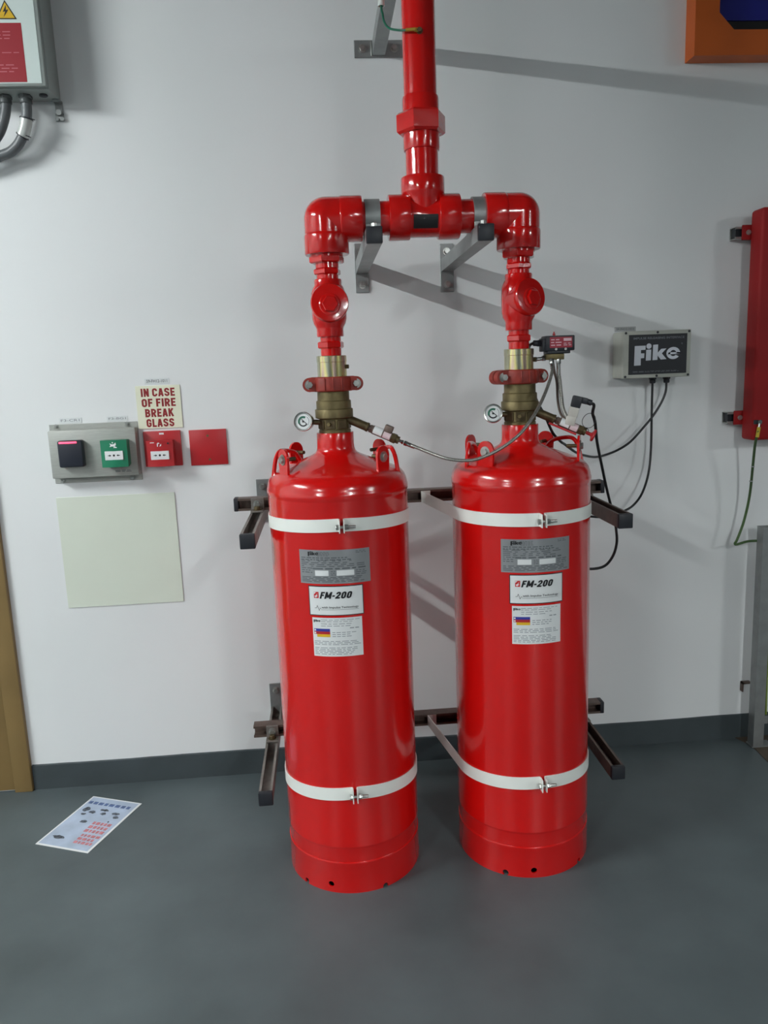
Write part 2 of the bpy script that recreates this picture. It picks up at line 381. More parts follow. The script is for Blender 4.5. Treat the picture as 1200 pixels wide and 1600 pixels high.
def make_cylinder(cx, cy, tagw, azl, lug_az, holes, left):
    t = thing('gas_cylinder', 'tall red fire suppression gas cylinder, ' + tagw, 'gas cylinder', (cx, cy, 0), 'red gas cylinders')
    C = Vector((cx, cy, 0))
    def pol(az, r, z): a = math.radians(az); return Vector((cx + r * math.sin(a), cy - r * math.cos(a), z))
    # --- welded shell with dome and neck
    prof = [(.10, .0985), (.2016, .0985), (.2016, .112), (.2016, .141), (.2024, .145), (.2036, .1475), (.2036, .150), (.203, .153), (.203, .4), (.203, .75), (.203, 1.168),
            (.2035, 1.172), (.205, 1.176), (.2055, 1.182), (.2052, 1.189), (.2035, 1.1925), (.2028, 1.199), (.2005, 1.208), (.196, 1.2185), (.188, 1.228), (.176, 1.236), (.16, 1.243), (.14, 1.251), (.115, 1.2605),
            (.09, 1.2705), (.072, 1.278), (.0615, 1.284), (.056, 1.291), (.0540, 1.299), (.0535, 1.31), (.0535, 1.3405), (.0525, 1.3425), (.03, 1.3425)]
    obj('shell', B().lathe(prof, C, n=96), RED, t, 40)
    # --- foot ring with drilled vent holes
    sk = B().lathe([(.2034, 0), (.2034, .092), (.2042, .095), (.2042, .0975), (.2028, .0998), (.2005, .1005), (.1985, .097), (.1985, 0)], C, n=96, closed=True)
    so = obj('foot_ring', sk, RED, t, 40)
    cut = B()
    for az, z, r in holes:
        cut.cyl(pol(az, .18, z), pol(az, .22, z), r, 16)
    co = obj('cutter', cut, RED, None, 0)
    md = so.modifiers.new('holes', 'BOOLEAN'); md.object = co; md.operation = 'DIFFERENCE'; md.solver = 'EXACT'
    bpy.context.view_layer.update()
    ev = so.evaluated_get(bpy.context.evaluated_depsgraph_get())
    nm = bpy.data.meshes.new_from_object(ev)
    so.modifiers.clear(); om = so.data; so.data = nm; nm.name = 'foot_ring'
    bpy.data.objects.remove(co); bpy.data.meshes.remove(om)
    # --- seam weld down the shell
    # --- lifting lugs
    for az in lug_az:
        n = pol(az, 1, 0) - C; tg = Vector((math.cos(math.radians(az)), math.sin(math.radians(az)), 0)); zc = 1.2815; h = zc - 1.232
        po = [(-.024, -h), (.024, -h)] + [(.0265 * math.cos(a), .0265 * math.sin(a)) for a in [PI * k / 12 for k in range(13)]]
        lb = B().prism(po, pol(az, .1665, zc), tg, (0, 0, 1), n * .007)
        lg = obj('lifting_lug', lb, RED, t, 40)
        fb = B(); bolt_head(fb, pol(az, .1735, zc - .004), n, .021, .0155, .0085); obj('bolt', fb, BOLT, lg)
        obj('bolt_shank', B().cyl(pol(az, .1665, zc - .004), pol(az, .135, zc - .004), .0055, 12), BRASS2, lg)
    for s in (-1, 1):
        fr = [a for a in lug_az if a * s > 0]; a0 = min(fr, key=abs) + s * 22; a1 = max(fr, key=abs) - s * 6
        p = [pol(a0, .184, 1.226), pol(a0 + s * 2, .176, 1.268), pol(a0 + s * 5, .166, 1.290), pol(a0 + s * 14, .155, 1.294), pol((a0 + a1) / 2 + s * 10, .135, 1.283), pol(a1, .135, 1.252)]
        obj('carrying_bar', B().tube(p, .0062, 10, 5), RED, t)
    # --- valve
    z = lambda q: q
    vp = [(.046, 1.3425), (.046, 1.349), (.0435, 1.352), (.0435, 1.381), (.050, 1.383), (.0542, 1.385), (.0545, 1.407), (.0535, 1.409), (.0500, 1.4105), (.0498, 1.431), (.0485, 1.433), (.0458, 1.434), (.0455, 1.466), (.03, 1.466)]
    vb = obj('valve_body', B().lathe(vp, C, n=56), BRASS, t, 30)
    b = B()
    for k in range(8):
        a = -55 + k * 45 + azl; n = pol(a, 1, 0) - C; tg = Vector((math.cos(math.radians(a)), math.sin(math.radians(a)), 0))
        rm = Matrix((tg, n, Vector((0, 0, 1)))).transposed()
        b.box(pol(a, .0425, 1.366), (.028, .006, .026), .0015, 1, rm)
    obj('valve_flat', b, BRASS2, vb)
    obj('valve_port_plug', B().hexa(pol(-14 + azl, .043, 1.368), pol(-14 + azl, .053, 1.368), .012), BRASS, vb)
    # --- pressure gauge on a side stem
    gp = Vector((cx - .088, cy - .038, 1.3785)); gn = Vector((-.28 + (0 if left else .1), -1, .1)).normalized()
    g = obj('pressure_gauge', B().lathe([(.012, -.024), (.023, -.022), (.0262, -.018), (.0272, 0), (.0276, .004), (.0262, .0062), (.0232, .0056), (.0218, .002), (.001, .002)], gp, gn, 40), STEEL, t, 35)
    _, gu, gw = frame(gn); gu = Vector((0, 0, 1)).cross(gn).normalized(); gw = gn.cross(gu); gu = -gu if gu.x < 0 else gu
    gm = lambda off: (lambda x, y: gp + gn * off + gu * x + gw * y)
    obj('dial', put(B(), disc2d(0, 0, .0217, 36), gm(.0026)), LABELW, g, 0)
    def arc(r0, r1, a0, a1, n=18):
        V = []
        for k in range(n + 1):
            q = math.radians(a0 + (a1 - a0) * k / n); V += [(r0 * math.cos(q), r0 * math.sin(q)), (r1 * math.cos(q), r1 * math.sin(q))]
        return V, [(2 * i, 2 * i + 1, 2 * i + 3, 2 * i + 2) for i in range(n)]
    flat('green_zone', put(B(), arc(.0095, .0155, 60, 205), gm(.0032)), mat('gauge_green', (28, 96, 74), .5), g)
    flat('black_scale', put(put(B(), arc(.0105, .0145, 205, 320), gm(.0032)), arc(.0165, .0176, -35, 50), gm(.0032)), INK, g)
    flat('needle', put(put(B(), poly2d([(.011, -.009), (.0125, -.0075), (-.004, .0075), (-.0055, .006)]), gm(.0038)), disc2d(0, 0, .003), gm(.0039)), INK, g)
    obj('gauge_stem', B().cyl(gp - gn * .02, gp - gn * .03, .008, 16).cyl(gp - gn * .028, (cx - .035, cy - .012, 1.372), .0075, 16), BRASS2, t)
    # --- labels wrapped on the shell
    a_c = math.radians(azl)
    def cyl_map(off):
        def f(u, v):
            a = a_c + u / R; return (cx + (R + off) * math.sin(a), cy - (R + off) * math.cos(a), v)
        return f
    def patch(x0, x1, z0, z1, off): return put(B(), rect2d(x0, x1, z0, z1, 24), cyl_map(off))
    np_ = obj('nameplate', patch(-.100, .100, .945, 1.040, .0006), LABELS, t, 35)
    b = B(); put(b, dashes2d(-.094, .05, 1.010, 1.021, 2, .5, ragged=.1), cyl_map(.0011)); put(b, dashes2d(-.094, .094, .992, 1.012, 4, .45, .01, .04, .3), cyl_map(.0011)); put(b, dashes2d(-.094, -.06, .974, .992, 3, .4), cyl_map(.0011))
    put(b, dashes2d(-.060, .094, .984, .992, 1, .5, .01, .03), cyl_map(.0011)); put(b, dashes2d(-.094, .094, .949, .966, 4, .5, .008, .03, .1), cyl_map(.0011)); put(b, dashes2d(.058, .092, .967, .983, 3, .4), cyl_map(.0011))
    put(b, dashes2d(-.046, -.01, 1.022, 1.036, 4, .4, .003, .008), cyl_map(.0011)); put(b, dashes2d(-.01, .012, .968, .983, 3, .4, .003, .008), cyl_map(.0011)); put(b, dashes2d(.06, .09, 1.028, 1.036, 2, .4), cyl_map(.0011))
    flat('small_print', b, INKG, np_)['kind'] = 'stuff'
    b = B()
    for q in fike_logo(-.073, 1.0225, .0125): put(b, q, cyl_map(.0013))
    flat('maker_logo', b, INK, np_)
    flat('white_field', put(put(B(), rect2d(-.054, -.016, .968, .983, 4), cyl_map(.0012)), rect2d(.006, .054, .968, .983, 4), cyl_map(.0012)), LABELW, np_)
    fm = obj('product_label', patch(-.077, .077, .8545, .9395, .0006), INK, t, 35)
    flat('white_face', patch(-.0745, .0745, .857, .937, .0011), LABELW, fm)
    flat('product_lettering', put_heavy(B(), 'FM-200', -.045, .046, .9035, .923, .225, lambda q: cyl_map(.0016 + q), .26), INK, fm)
    flat('tagline_lettering', put(B(), text2d('with Impulse Technology', -.040, .062, .874, .8815, .012), cyl_map(.0016)), INK, fm)
    flat('flame_square', put(B(), rect2d(-.061, -.047, .905, .9225, 2), cyl_map(.0016)), mat('label_red', (196, 40, 44), .4), fm)
    flat('flame_mark', put(put(B(), poly2d([(-.056, .9065), (-.049, .9115), (-.0525, .9125), (-.0495, .919), (-.055, .9125), (-.0595, .9105)]), cyl_map(.0020)), poly2d([(-.0605, .9155), (-.0605, .922), (-.054, .922)]), cyl_map(.0020)), LABELW, fm)
    zz = [(-.060, .8765), (-.055, .8765), (-.0525, .884), (-.0475, .869), (-.045, .8755), (-.041, .8755)]
    b = B()
    for p, q in zip(zz[:-1], zz[1:]):
        dx, dz = q[0] - p[0], q[1] - p[1]; l = math.hypot(dx, dz); nx, nz = -dz / l * .0005, dx / l * .0005
        put(b, poly2d([(p[0] - nx, p[1] - nz), (q[0] - nx, q[1] - nz), (q[0] + nx, q[1] + nz), (p[0] + nx, p[1] + nz)]), cyl_map(.0016))
    put(b, rect2d(-.042, .062, .8715, .8722, 6), cyl_map(.0016))
    flat('pulse_line', b, INK, fm)
    hz = obj('hazard_label', patch(-.070, .070, .7365, .8485, .0006), LABELW, t, 35)
    b = B(); put(b, dashes2d(-.045, .066, .835, .845, 2, .3, .006, .02, .2), cyl_map(.0011)); put(b, dashes2d(-.045, .05, .822, .834, 2, .3, .006, .02, .3), cyl_map(.0011)); put(b, dashes2d(-.014, .064, .792, .809, 3, .35, .006, .014, .4), cyl_map(.0011))
    put(b, dashes2d(-.066, .066, .769, .783, 3, .4, .006, .02, .1), cyl_map(.0011)); put(b, dashes2d(-.066, .066, .741, .764, 5, .4, .006, .02, .2), cyl_map(.0011)); put(b, dashes2d(.035, .064, .815, .821, 1, .5), cyl_map(.0011))
    flat('small_print', b, INKF, hz)['kind'] = 'stuff'
    b = B()
    for q in fike_logo(-.066, .8345, .008): put(b, q, cyl_map(.0011))
    flat('maker_logo', b, INK, hz)
    for nm_, c_, z0, z1, x0 in (('blue_bar', (52, 58, 150), .809, .817, -.066), ('red_bar', (176, 36, 44), .801, .809, -.066), ('yellow_bar', (222, 178, 40), .793, .801, -.058)):
        flat(nm_, put(B(), rect2d(x0, -.02, z0, z1, 4), cyl_map(.0011)), mat('print_' + nm_, c_, .4, var=.01), hz)
    flat('rating_square', put(put(B(), disc2d(-.0625, .8128, .0026, 12), cyl_map(.0015)), disc2d(-.0625, .8050, .0026, 12), cyl_map(.0015)), LABELW, hz)
    return t, pol

CX1, CX2, CY = .0285, .5720, -.547
cyl1, pol1 = make_cylinder(CX1, CY, 'standing at the left of the pair', -6.5, (-60, 48, -135, 128), [(-48, .007, .0085), (-22.6, .026, .0088), (24, .004, .0085), (80, .02, .0088)], True)
cyl2, pol2 = make_cylinder(CX2, CY, 'standing at the right of the pair', -1.5, (-48, 66, -132, 138), [(-28.4, .008, .0095), (-4.4, .024, .0092), (43, .006, .008), (95, .02, .0088)], False)

# ---- actuators: part of each cylinder's valve
GLAND = []
def actuator(parent, cx, red):
    a = Vector((cx + .030, -.560, 1.3835)); e = Vector((cx + .1795, -.600, 1.3145)); d = (e - a).normalized(); L = (e - a).length
    at = lambda s: a + d * (L * s)
    upv = Vector((0, 0, 1)); upv = (upv - d * upv.dot(d)).normalized(); sd = d.cross(upv)
    rm = Matrix((d, sd, upv)).transposed()
    obj('actuator_port', B().cyl(at(0), at(.42), .0125, 24, .001).cyl(at(.40), at(.44), .0135, 24, .001), BRASS2, parent)
    ab = obj('actuator', B().cyl(at(.43), at(.50), .0085, 20).hexa(at(.46), at(.53), .0245).cyl(at(.52), at(.87), .0128, 28, .001), STRUTD, parent)
    # paper sleeves on the actuator
    sl = lambda s0, s1, a0, a1, n=14: [(at(s) + (upv * math.sin(math.radians(a0 + (a1 - a0) * k / n)) + sd * math.cos(math.radians(a0 + (a1 - a0) * k / n))) * .0132) for k in range(n + 1) for s in (s0, s1)]
    strip = lambda s0, s1, a0, a1: (sl(s0, s1, a0, a1), [(2 * i, 2 * i + 1, 2 * i + 3, 2 * i + 2) for i in range(14)])
    sgn = 1 if (sd.y > 0) else -1
    obj('paper_label', B().raw(*strip(.54, .70, -40, 110)), LABELW, ab)
    obj('pink_label', B().raw(*strip(.72, .85, -45, 60)), mat('pink_paper', (214, 190, 194), .5), ab)
    obj('end_nut', B().hexa(at(.86), at(.95), .030).cyl(at(.94), at(1.0), .011, 20), BRASS2, ab)
    if not red:
        obj('vent_block', B().box(at(.77) + upv * .019, (.024, .022, .020), .002, 2, rm), STRUTD, ab)
    else:
        s0 = at(.70); u2 = (upv * .6 + Vector((0, 0, 1)) * .4).normalized(); d2 = sd.cross(u2) * -1
        d2 = u2.cross(sd); d2 = d2 if d2.dot(d) > 0 else -d2
        r2 = Matrix((d2, sd, u2)).transposed()
        SOL = mat('solenoid_silver', (196, 192, 184), .5, .25, var=.03)
        obj('solenoid_block', B().box(s0 + u2 * .014, (.028, .028, .026), .002, 2, r2).box(s0 + u2 * .040 + d2 * .002, (.027, .026, .030), .002, 2, r2), SOL, ab)
        pl = s0 + u2 * .070 + d2 * .003
        obj('connector_plug', B().box(pl, (.028, .028, .034), .004, 2, r2).box(pl + d2 * .016 + u2 * .008, (.03, .022, .018), .004, 2, r2), BLACKP, ab)
        obj('plug_gland', B().cyl(pl + d2 * .026 + u2 * .008, pl + d2 * .042 + u2 * .006, .0085, 18), BLACKP, ab)
        GLAND.append(pl + d2 * .042 + u2 * .006)
        obj('red_lever', B().box(at(.62) - upv * .0155 + sd * .004, (.085, .008, .006), .0015, 2, rm), REDM, ab)
        obj('pull_knob', B().lathe([(.005, 0), (.005, .016), (.009, .019), (.017, .021), (.0185, .024), (.017, .0275), (.004, .029)], at(1.0), d, 28), REDM, ab)
        ring = [at(.9) + upv * .012 + (upv * (.022 - .022 * math.cos(q)) + d * (.018 * math.sin(q)) + sd * .004 * math.sin(2 * q)) + d * .012 for q in [2 * PI * i / 14 for i in range(15)]]
        obj('safety_wire', B().tube(ring, .0009, 6, 3), BLACKC, ab)
        ring = [at(.97) + (upv * (.006 + .006 * math.sin(q)) + d * (.012 * math.cos(q))) for q in [PI * i / 8 for i in range(-1, 11)]]
        obj('safety_wire', B().tube(ring, .0009, 6, 3), BLACKC, ab)
    return at, d, upv
at1, ad1, au1 = actuator(cyl1, CX1, False)
at2, ad2, au2 = actuator(cyl2, CX2, True)

# ================================================================== discharge manifold
PX, PZ = .3025, 1.9265
man = thing('discharge_manifold', 'glossy red pipe manifold joining both cylinders into one riser', 'pipework', (PX, CY, 1.5))
obj('riser_pipe', B().cyl((PX, CY, 2.20), (PX, CY, 3.345), .0447, 48), REDP, man)
obj('union_collar', B().lathe([(.0447, 2.155), (.0495, 2.16), (.0497, 2.228), (.0485, 2.234), (.0455, 2.2355)], (PX, CY, 0), n=48), REDP, man, 30)
obj('union_nut', B().hexa((PX, CY, 2.140), (PX, CY, 2.194), .136, .006, .42), REDP, man, 25)
obj('union_tailpiece', B().lathe([(.0495, 2.142), (.0495, 2.104), (.0485, 2.099), (.0447, 2.098), (.0447, 2.02)], (PX, CY, 0), n=48), REDP, man, 30)
tee = B().lathe([(.045, -.0985), (.0595, -.0985), (.0608, -.096), (.0608, -.043), (.0595, -.040), (.0545, -.039), (.0535, -.036), (.0535, .036), (.0545, .039), (.0595, .040), (.0608, .043), (.0608, .096), (.0595, .0985), (.045, .0985)], (PX, CY, PZ), (1, 0, 0), 56)
tee.lathe([(.05, 1.93), (.052, 1.965), (.0545, 1.977), (.0595, 1.986), (.0603, 1.99), (.0603, 2.026), (.059, 2.029), (.045, 2.0295)], (PX, CY, 0), n=56)
to = obj('tee_fitting', tee, REDP, man, 40)
a0, a1 = math.radians(-42), math.radians(-2)
bt = B(); vv = []
for k in range(9):
    a = a0 + (a1 - a0) * k / 8
    for x in (PX - .0335, PX + .0335): vv.append((x, CY - .0542 * math.cos(a), PZ + .0542 * math.sin(a)))
bt.raw(vv, [(2 * i, 2 * i + 1, 2 * i + 3, 2 * i + 2) for i in range(8)]); obj('black_sticker', bt, RUBBER, to, 35)
obj('pipe_nipple', B().cyl((.10, CY, PZ), (PX - .09, CY, PZ), .0452, 40), REDP, man)
obj('pipe_nipple', B().cyl((PX + .09, CY, PZ), (.50, CY, PZ), .0452, 40), REDP, man)
def elbow(cx, s):
    """s=+1: opens to the right (left elbow)"""
    b = B(); rr = .0592
    b.lathe([(rr * math.cos(q), rr * math.sin(q)) for q in [PI / 2 * k / 10 for k in range(-9, 10)]], (cx, CY, PZ), (0, 1, 0), 40)
    b.lathe([(rr, 0), (rr, .05)], (cx, CY, PZ), (s, 0, 0), 48); b.lathe([(rr, 0), (rr, -.05)], (cx, CY, PZ), (0, 0, 1), 48)
    b.lathe([(.054, .036), (.0585, .038), (.0605, .042), (.061, .046), (.061, .097), (.0597, .0998), (.045, .1)], (cx, CY, PZ), (s, 0, 0), 48)
    b.lathe([(.054, -.036), (.0585, -.038), (.0608, -.042), (.0615, -.046), (.0615, -.091), (.0600, -.0938), (.045, -.094)], (cx, CY, PZ), (0, 0, 1), 48)
    return obj('elbow', b, REDP, man, 50)
elbow(.0305, 1); elbow(.5705, -1)
def drop(cx, baz, sgn):
    C = (cx, CY, 0); P = lambda z: (cx, CY, z)
    obj('reducing_bush', B().hexa(P(1.810), P(1.829), .0985, .003, .3).lathe([(.046, 1.826), (.046, 1.84)], C), REDP, man, 25)
    obj('hex_nipple', B().lathe([(.0325, 1.812), (.0325, 1.797), (.0305, 1.795), (.0305, 1.765)], C, n=32).hexa(P(1.779), P(1.795), .079, .003, .2), REDP, man, 25)
    d = Vector((math.sin(math.radians(baz)), -math.cos(math.radians(baz)), .12)).normalized()
    vb = B().lathe([(.030, 1.768), (.0375, 1.767), (.0385, 1.764), (.0385, 1.752), (.043, 1.745), (.0485, 1.730), (.0495, 1.70), (.0485, 1.66), (.0455, 1.648), (.0395, 1.637), (.0382, 1.632), (.0382, 1.614), (.037, 1.611), (.028, 1.61)], C, n=40)
    o = Vector((cx, CY, 1.695))
    vb.lathe([(.049, -.01), (.0505, .02), (.052, .034), (.0525, .038), (.0525, .050), (.050, .0545), (.03, .057)], o, d, 44)
    cv = obj('check_valve', vb, REDP, man, 40)
    pc = o + d * .056 + Vector((0, 0, -.006))
    obj('bonnet_plug', B().lathe([(.030, -.002), (.030, .003), (.027, .005), (.02, .0055)], pc, d, 32).hexa(pc + d * .004, pc + d * .014, .046, .002, .1).cyl(pc + d * .013, pc + d * .0155, .006, 16), REDP, cv, 25)
    obj('hex_bush', B().hexa(P(1.579), P(1.598), .0765, .003, .25).lathe([(.0295, 1.612), (.0295, 1.556)], C, n=32), REDP, man, 25)
    za = obj('zinc_adaptor', B().lathe([(.028, 1.5585), (.0415, 1.5585), (.0427, 1.557), (.0427, 1.541), (.0417, 1.540), (.0417, 1.49), (.03, 1.49)], C, n=56), ZINC, man, 30)
    a = math.radians(78); pd = Vector((math.sin(a), -math.cos(a), 0))
    obj('port_plug', B().hexa(Vector((cx, CY, 1.527)) + pd * .041, Vector((cx, CY, 1.527)) + pd * .049, .013), BRASS2, za)
drop(CX1, 2, 1); drop(.5700, 26, 1)

# ---- grooved couplings
def coupling(cx, az, lab):
    t = thing('grooved_coupling', lab, 'pipe coupling', (cx, CY, 1.457), 'red-brown pipe couplings')
    a = math.radians(az); ex = Vector((math.cos(a), math.sin(a), 0)); ey = Vector((-math.sin(a), math.cos(a), 0)); C = Vector((cx, CY, 0))
    for s in (-1, 1):
        n = 20; vs = []; fs = []
        prof = [(.046, 1.461), (.053, 1.459), (.0565, 1.462), (.0575, 1.47), (.0575, 1.489), (.0565, 1.497), (.053, 1.5), (.046, 1.498)]
        for k in range(n + 1):
            q = PI * k / n
            for r, zz in prof:
                vs.append(C + ex * math.cos(q) * r + ey * math.sin(q) * s * r + Vector((0, 0, zz)))
        m = len(prof)
        for k in range(n):
            for i in range(m): fs.append((k * m + i, k * m + (i + 1) % m, (k + 1) * m + (i + 1) % m, (k + 1) * m + i))
        b = B().raw(vs, fs)
        for e in (-1, 1):
            ctr = C + ex * e * .066 + Vector((0, 0, 1.4795)); po = []
            po = [(.020 * math.cos(q), .020 * math.sin(q)) for q in [PI * 2 * i / 20 for i in range(20)]]
            b.prism(po, ctr + ey * s * .002, ex, (0, 0, 1), ey * s * .022)
            b.prism([(-e * .03, -.019), (-e * .03, .021), (-e * .008, .021), (e * .002, .0195), (e * .002, -.0195)], ctr + ey * s * .002, ex, (0, 0, 1), ey * s * .024)
        for k in (-1, 0, 1):
            q = PI / 2 + k * .42; dirv = ex * math.cos(q) + ey * math.sin(q) * s
            b.box(C + dirv * .0575 + Vector((0, 0, 1.4795)), (.004, .006, .034), .001, 1, Matrix((ex * math.sin(q) - ey * math.cos(q) * s, dirv, Vector((0, 0, 1)))).transposed())
        obj('housing_half', b, BRICK, t, 40)
    for e in (-1, 1):
        p = C + ex * e * .066 + Vector((0, 0, 1.4795))
        bb = B(); bolt_head(bb, p - ey * .024, -ey, .0195, .0135, .011); bb.cyl(p - ey * .03, p + ey * .034, .0055, 12); bb.hexa(p + ey * .024, p + ey * .033, .018)
        obj('bolt', bb, BOLT, t)
coupling(CX1 + .0005, 0, 'red-brown grooved pipe coupling bolted above the left cylinder valve')
coupling(.5695, 18, 'red-brown grooved pipe coupling bolted above the right cylinder valve')

# ================================================================== wall brackets, rails, clamps
def plate(x0, x1, z0, z1, bolts, parent, m=GALV):
    p = obj('wall_plate', B().bb(x0, x1, -.006, 0, z0, z1, .0012, 1), m, parent)
    for bx, bz in bolts:
        b = B(); bolt_head(b, (bx, -.006, bz), (0, -1, 0), .019, .013, .011); obj('bolt', b, BOLT, p)
def arm_bracket(cx, zc, ye, up_open, lab, grp, m, pz):
    t = thing('wall_bracket', lab, 'bracket', (cx, 0, pz[0]), grp)
    plate(cx - .0237, cx + .0237, pz[0], pz[1], [(cx, pz[1] - .026), (cx, pz[0] + .026)], t)
    obj('channel_arm', B().channel((cx, -.006, zc), (cx, ye + .006, zc), (0, 0, 1)), m, t, 25)
    obj('end_cap', B().bb(cx - .0218, cx + .0218, ye - .004, ye + .012, zc - .0218, zc + .0218, .003), BLACKP, t)
    return t
GU = 'galvanised brackets under the pipe'; GL = 'channel arms beside the cylinders'
arm_bracket(.1555, 1.8645, -.662, True, 'galvanised wall bracket carrying the pipe beside the left elbow', GU, GALV, (1.781, 1.945))
arm_bracket(.4540, 1.8645, -.662, True, 'galvanised wall bracket carrying the pipe beside the right elbow', GU, GALV, (1.774, 1.937))
arm_bracket(-.2340, 1.0525, -.640, True, 'steel channel arm left of the left cylinder, upper one', GL, STRUT, (.985, 1.142))
arm_bracket(.8620, 1.0525, -.635, True, 'steel channel arm right of the right cylinder, upper one', GL, STRUTD, (.985, 1.142))
arm_bracket(-.2360, .2490, -.622, True, 'steel channel arm left of the left cylinder, lower one near floor', GL, STRUT, (.2, .361))
arm_bracket(.8640, .2400, -.612, True, 'steel channel arm right of the right cylinder, lower one near floor', GL, STRUTD, (.2, .361))
# top bracket, horizontal plate, arm leaves the frame
t = thing('wall_bracket', 'galvanised wall bracket with a sideways plate behind the riser at top', 'bracket', (.24, 0, 2.53), GU)
plate(.1595, .3215, 2.533, 2.586, [(.186, 2.560), (.293, 2.560)], t)
obj('channel_arm', B().channel((.2405, -.006, 2.5585), (.2405, -.656, 2.5585), (0, 0, 1)), GALV, t, 25)
obj('end_cap', B().bb(.2187, .2623, -.666, -.65, 2.5367, 2.5803, .003), BLACKP, t)
obj('weld_bead', B().tube([(.2165, -.008, 2.538), (.2160, -.009, 2.56), (.2165, -.008, 2.580)], .0026, 8, 4), BOLT, t)
t = thing('pipe_clamp', 'zinc clamp holding the riser to the top bracket', 'pipe clamp', (PX, CY, 2.585), 'zinc pipe clamps')
obj('band', B().lathe([(.0451, 2.585), (.0485, 2.585), (.0485, 2.622), (.0451, 2.622)], (PX, CY, 0), n=40, closed=True), GALV, t)
obj('foot', B().bb(.218, .262, CY - .02, CY + .02, 2.5795, 2.5855, .001), GALV, t)

def rail(zb, x0, x1, lab, caps, m):
    t = thing('support_rail', lab, 'channel rail', ((x0 + x1) / 2, -.2355, zb), 'horizontal channel rails behind the cylinders')
    z = zb + .0207
    obj('channel', B().channel((x0, -.2355, z), (x1, -.2355, z), (0, -1, 0)), m, t, 25)
    for c in caps:
        xx = x0 if c < 0 else x1
        obj('end_cap', B().bb(xx - .003 if c < 0 else xx - .012, xx + .012 if c < 0 else xx + .003, -.2572, -.2138, zb - .001, zb + .0424, .003), BLACKP, t)
rail(1.0732, -.309, .936, 'long steel channel rail behind the cylinders, upper one at strap height', (-1, 1), STRUTD)
rail(.2700, -.301, .946, 'long steel channel rail behind the cylinders, lower one above skirting', (1,), STRUTD)
for cx, zb, lab in ((-.234, 1.0732, 'small steel angle bolting upper rail to the left arm'), (.862, 1.0732, 'small steel angle bolting upper rail to the right arm'), (-.236, .27, 'small steel angle bolting lower rail to the left arm'), (.864, .27, 'small steel angle bolting lower rail to the right arm')):
    t = thing('angle_fitting', lab, 'angle fitting', (cx, -.258, zb), 'small angle fittings on the rails')
    obj('upright_leg', B().bb(cx - .0205, cx + .0205, -.2622, -.2565, zb + .0008, zb + .042, .001, 1), STRUT, t)
    zt = zb + (.0005 if zb > .5 or cx < 0 else -.0085)
    obj('flat_leg', B().bb(cx - .0205, cx + .0205, -.303, -.2568, zt, zt + .0055, .001, 1), STRUT, t)
    b = B(); bolt_head(b, (cx, -.2622, zb + .0215), (0, -1, 0), .021, .014, .012); obj('bolt', b, BOLT, t)
    b = B(); bolt_head(b, (cx, -.282, zt + .0055), (0, 0, 1), .021, .014, .012); obj('bolt', b, BRASS2, t)
# pipe clamps on the two upper brackets
for cx, lab in ((.1590, 'zinc pipe clamp beside the left elbow'), (.4575, 'zinc pipe clamp beside the right elbow')):
    t = thing('pipe_clamp', lab, 'pipe clamp', (cx, CY, 1.886), 'zinc pipe clamps')
    w = .0205; n = 30; vs = []; fs = []
    for k in range(n + 1):
        q = -.55 + (PI + 1.1) * k / n
        for r in (.0456, .0505):
            for x in (-w, w): vs.append((cx + x, CY - r * math.cos(q), PZ + r * math.sin(q)))
    for k in range(n):
        o = 4 * k
        for a_, b_ in ((0, 1), (1, 3), (3, 2), (2, 0)): fs.append((o + a_, o + b_, o + 4 + b_, o + 4 + a_))
    fs += [(0, 1, 3, 2), (4 * n, 4 * n + 1, 4 * n + 3, 4 * n + 2)]
    obj('band', B().raw(vs, fs), GALV, t, 35)
    for s in (-1, 1):
        f = obj('foot', B().bb(cx - w, cx + w, CY + s * .040, CY + s * .078, 1.8858, 1.8915, .001, 1).bb(cx - w, cx + w, CY + s * .040, CY + s * .0455, 1.8865, 1.905, .001, 1), GALV, t)
        b = B(); bolt_head(b, (cx, CY + s * .062, 1.8915), (0, 0, 1), .017, .011, .012); obj('bolt', b, BOLT, f)

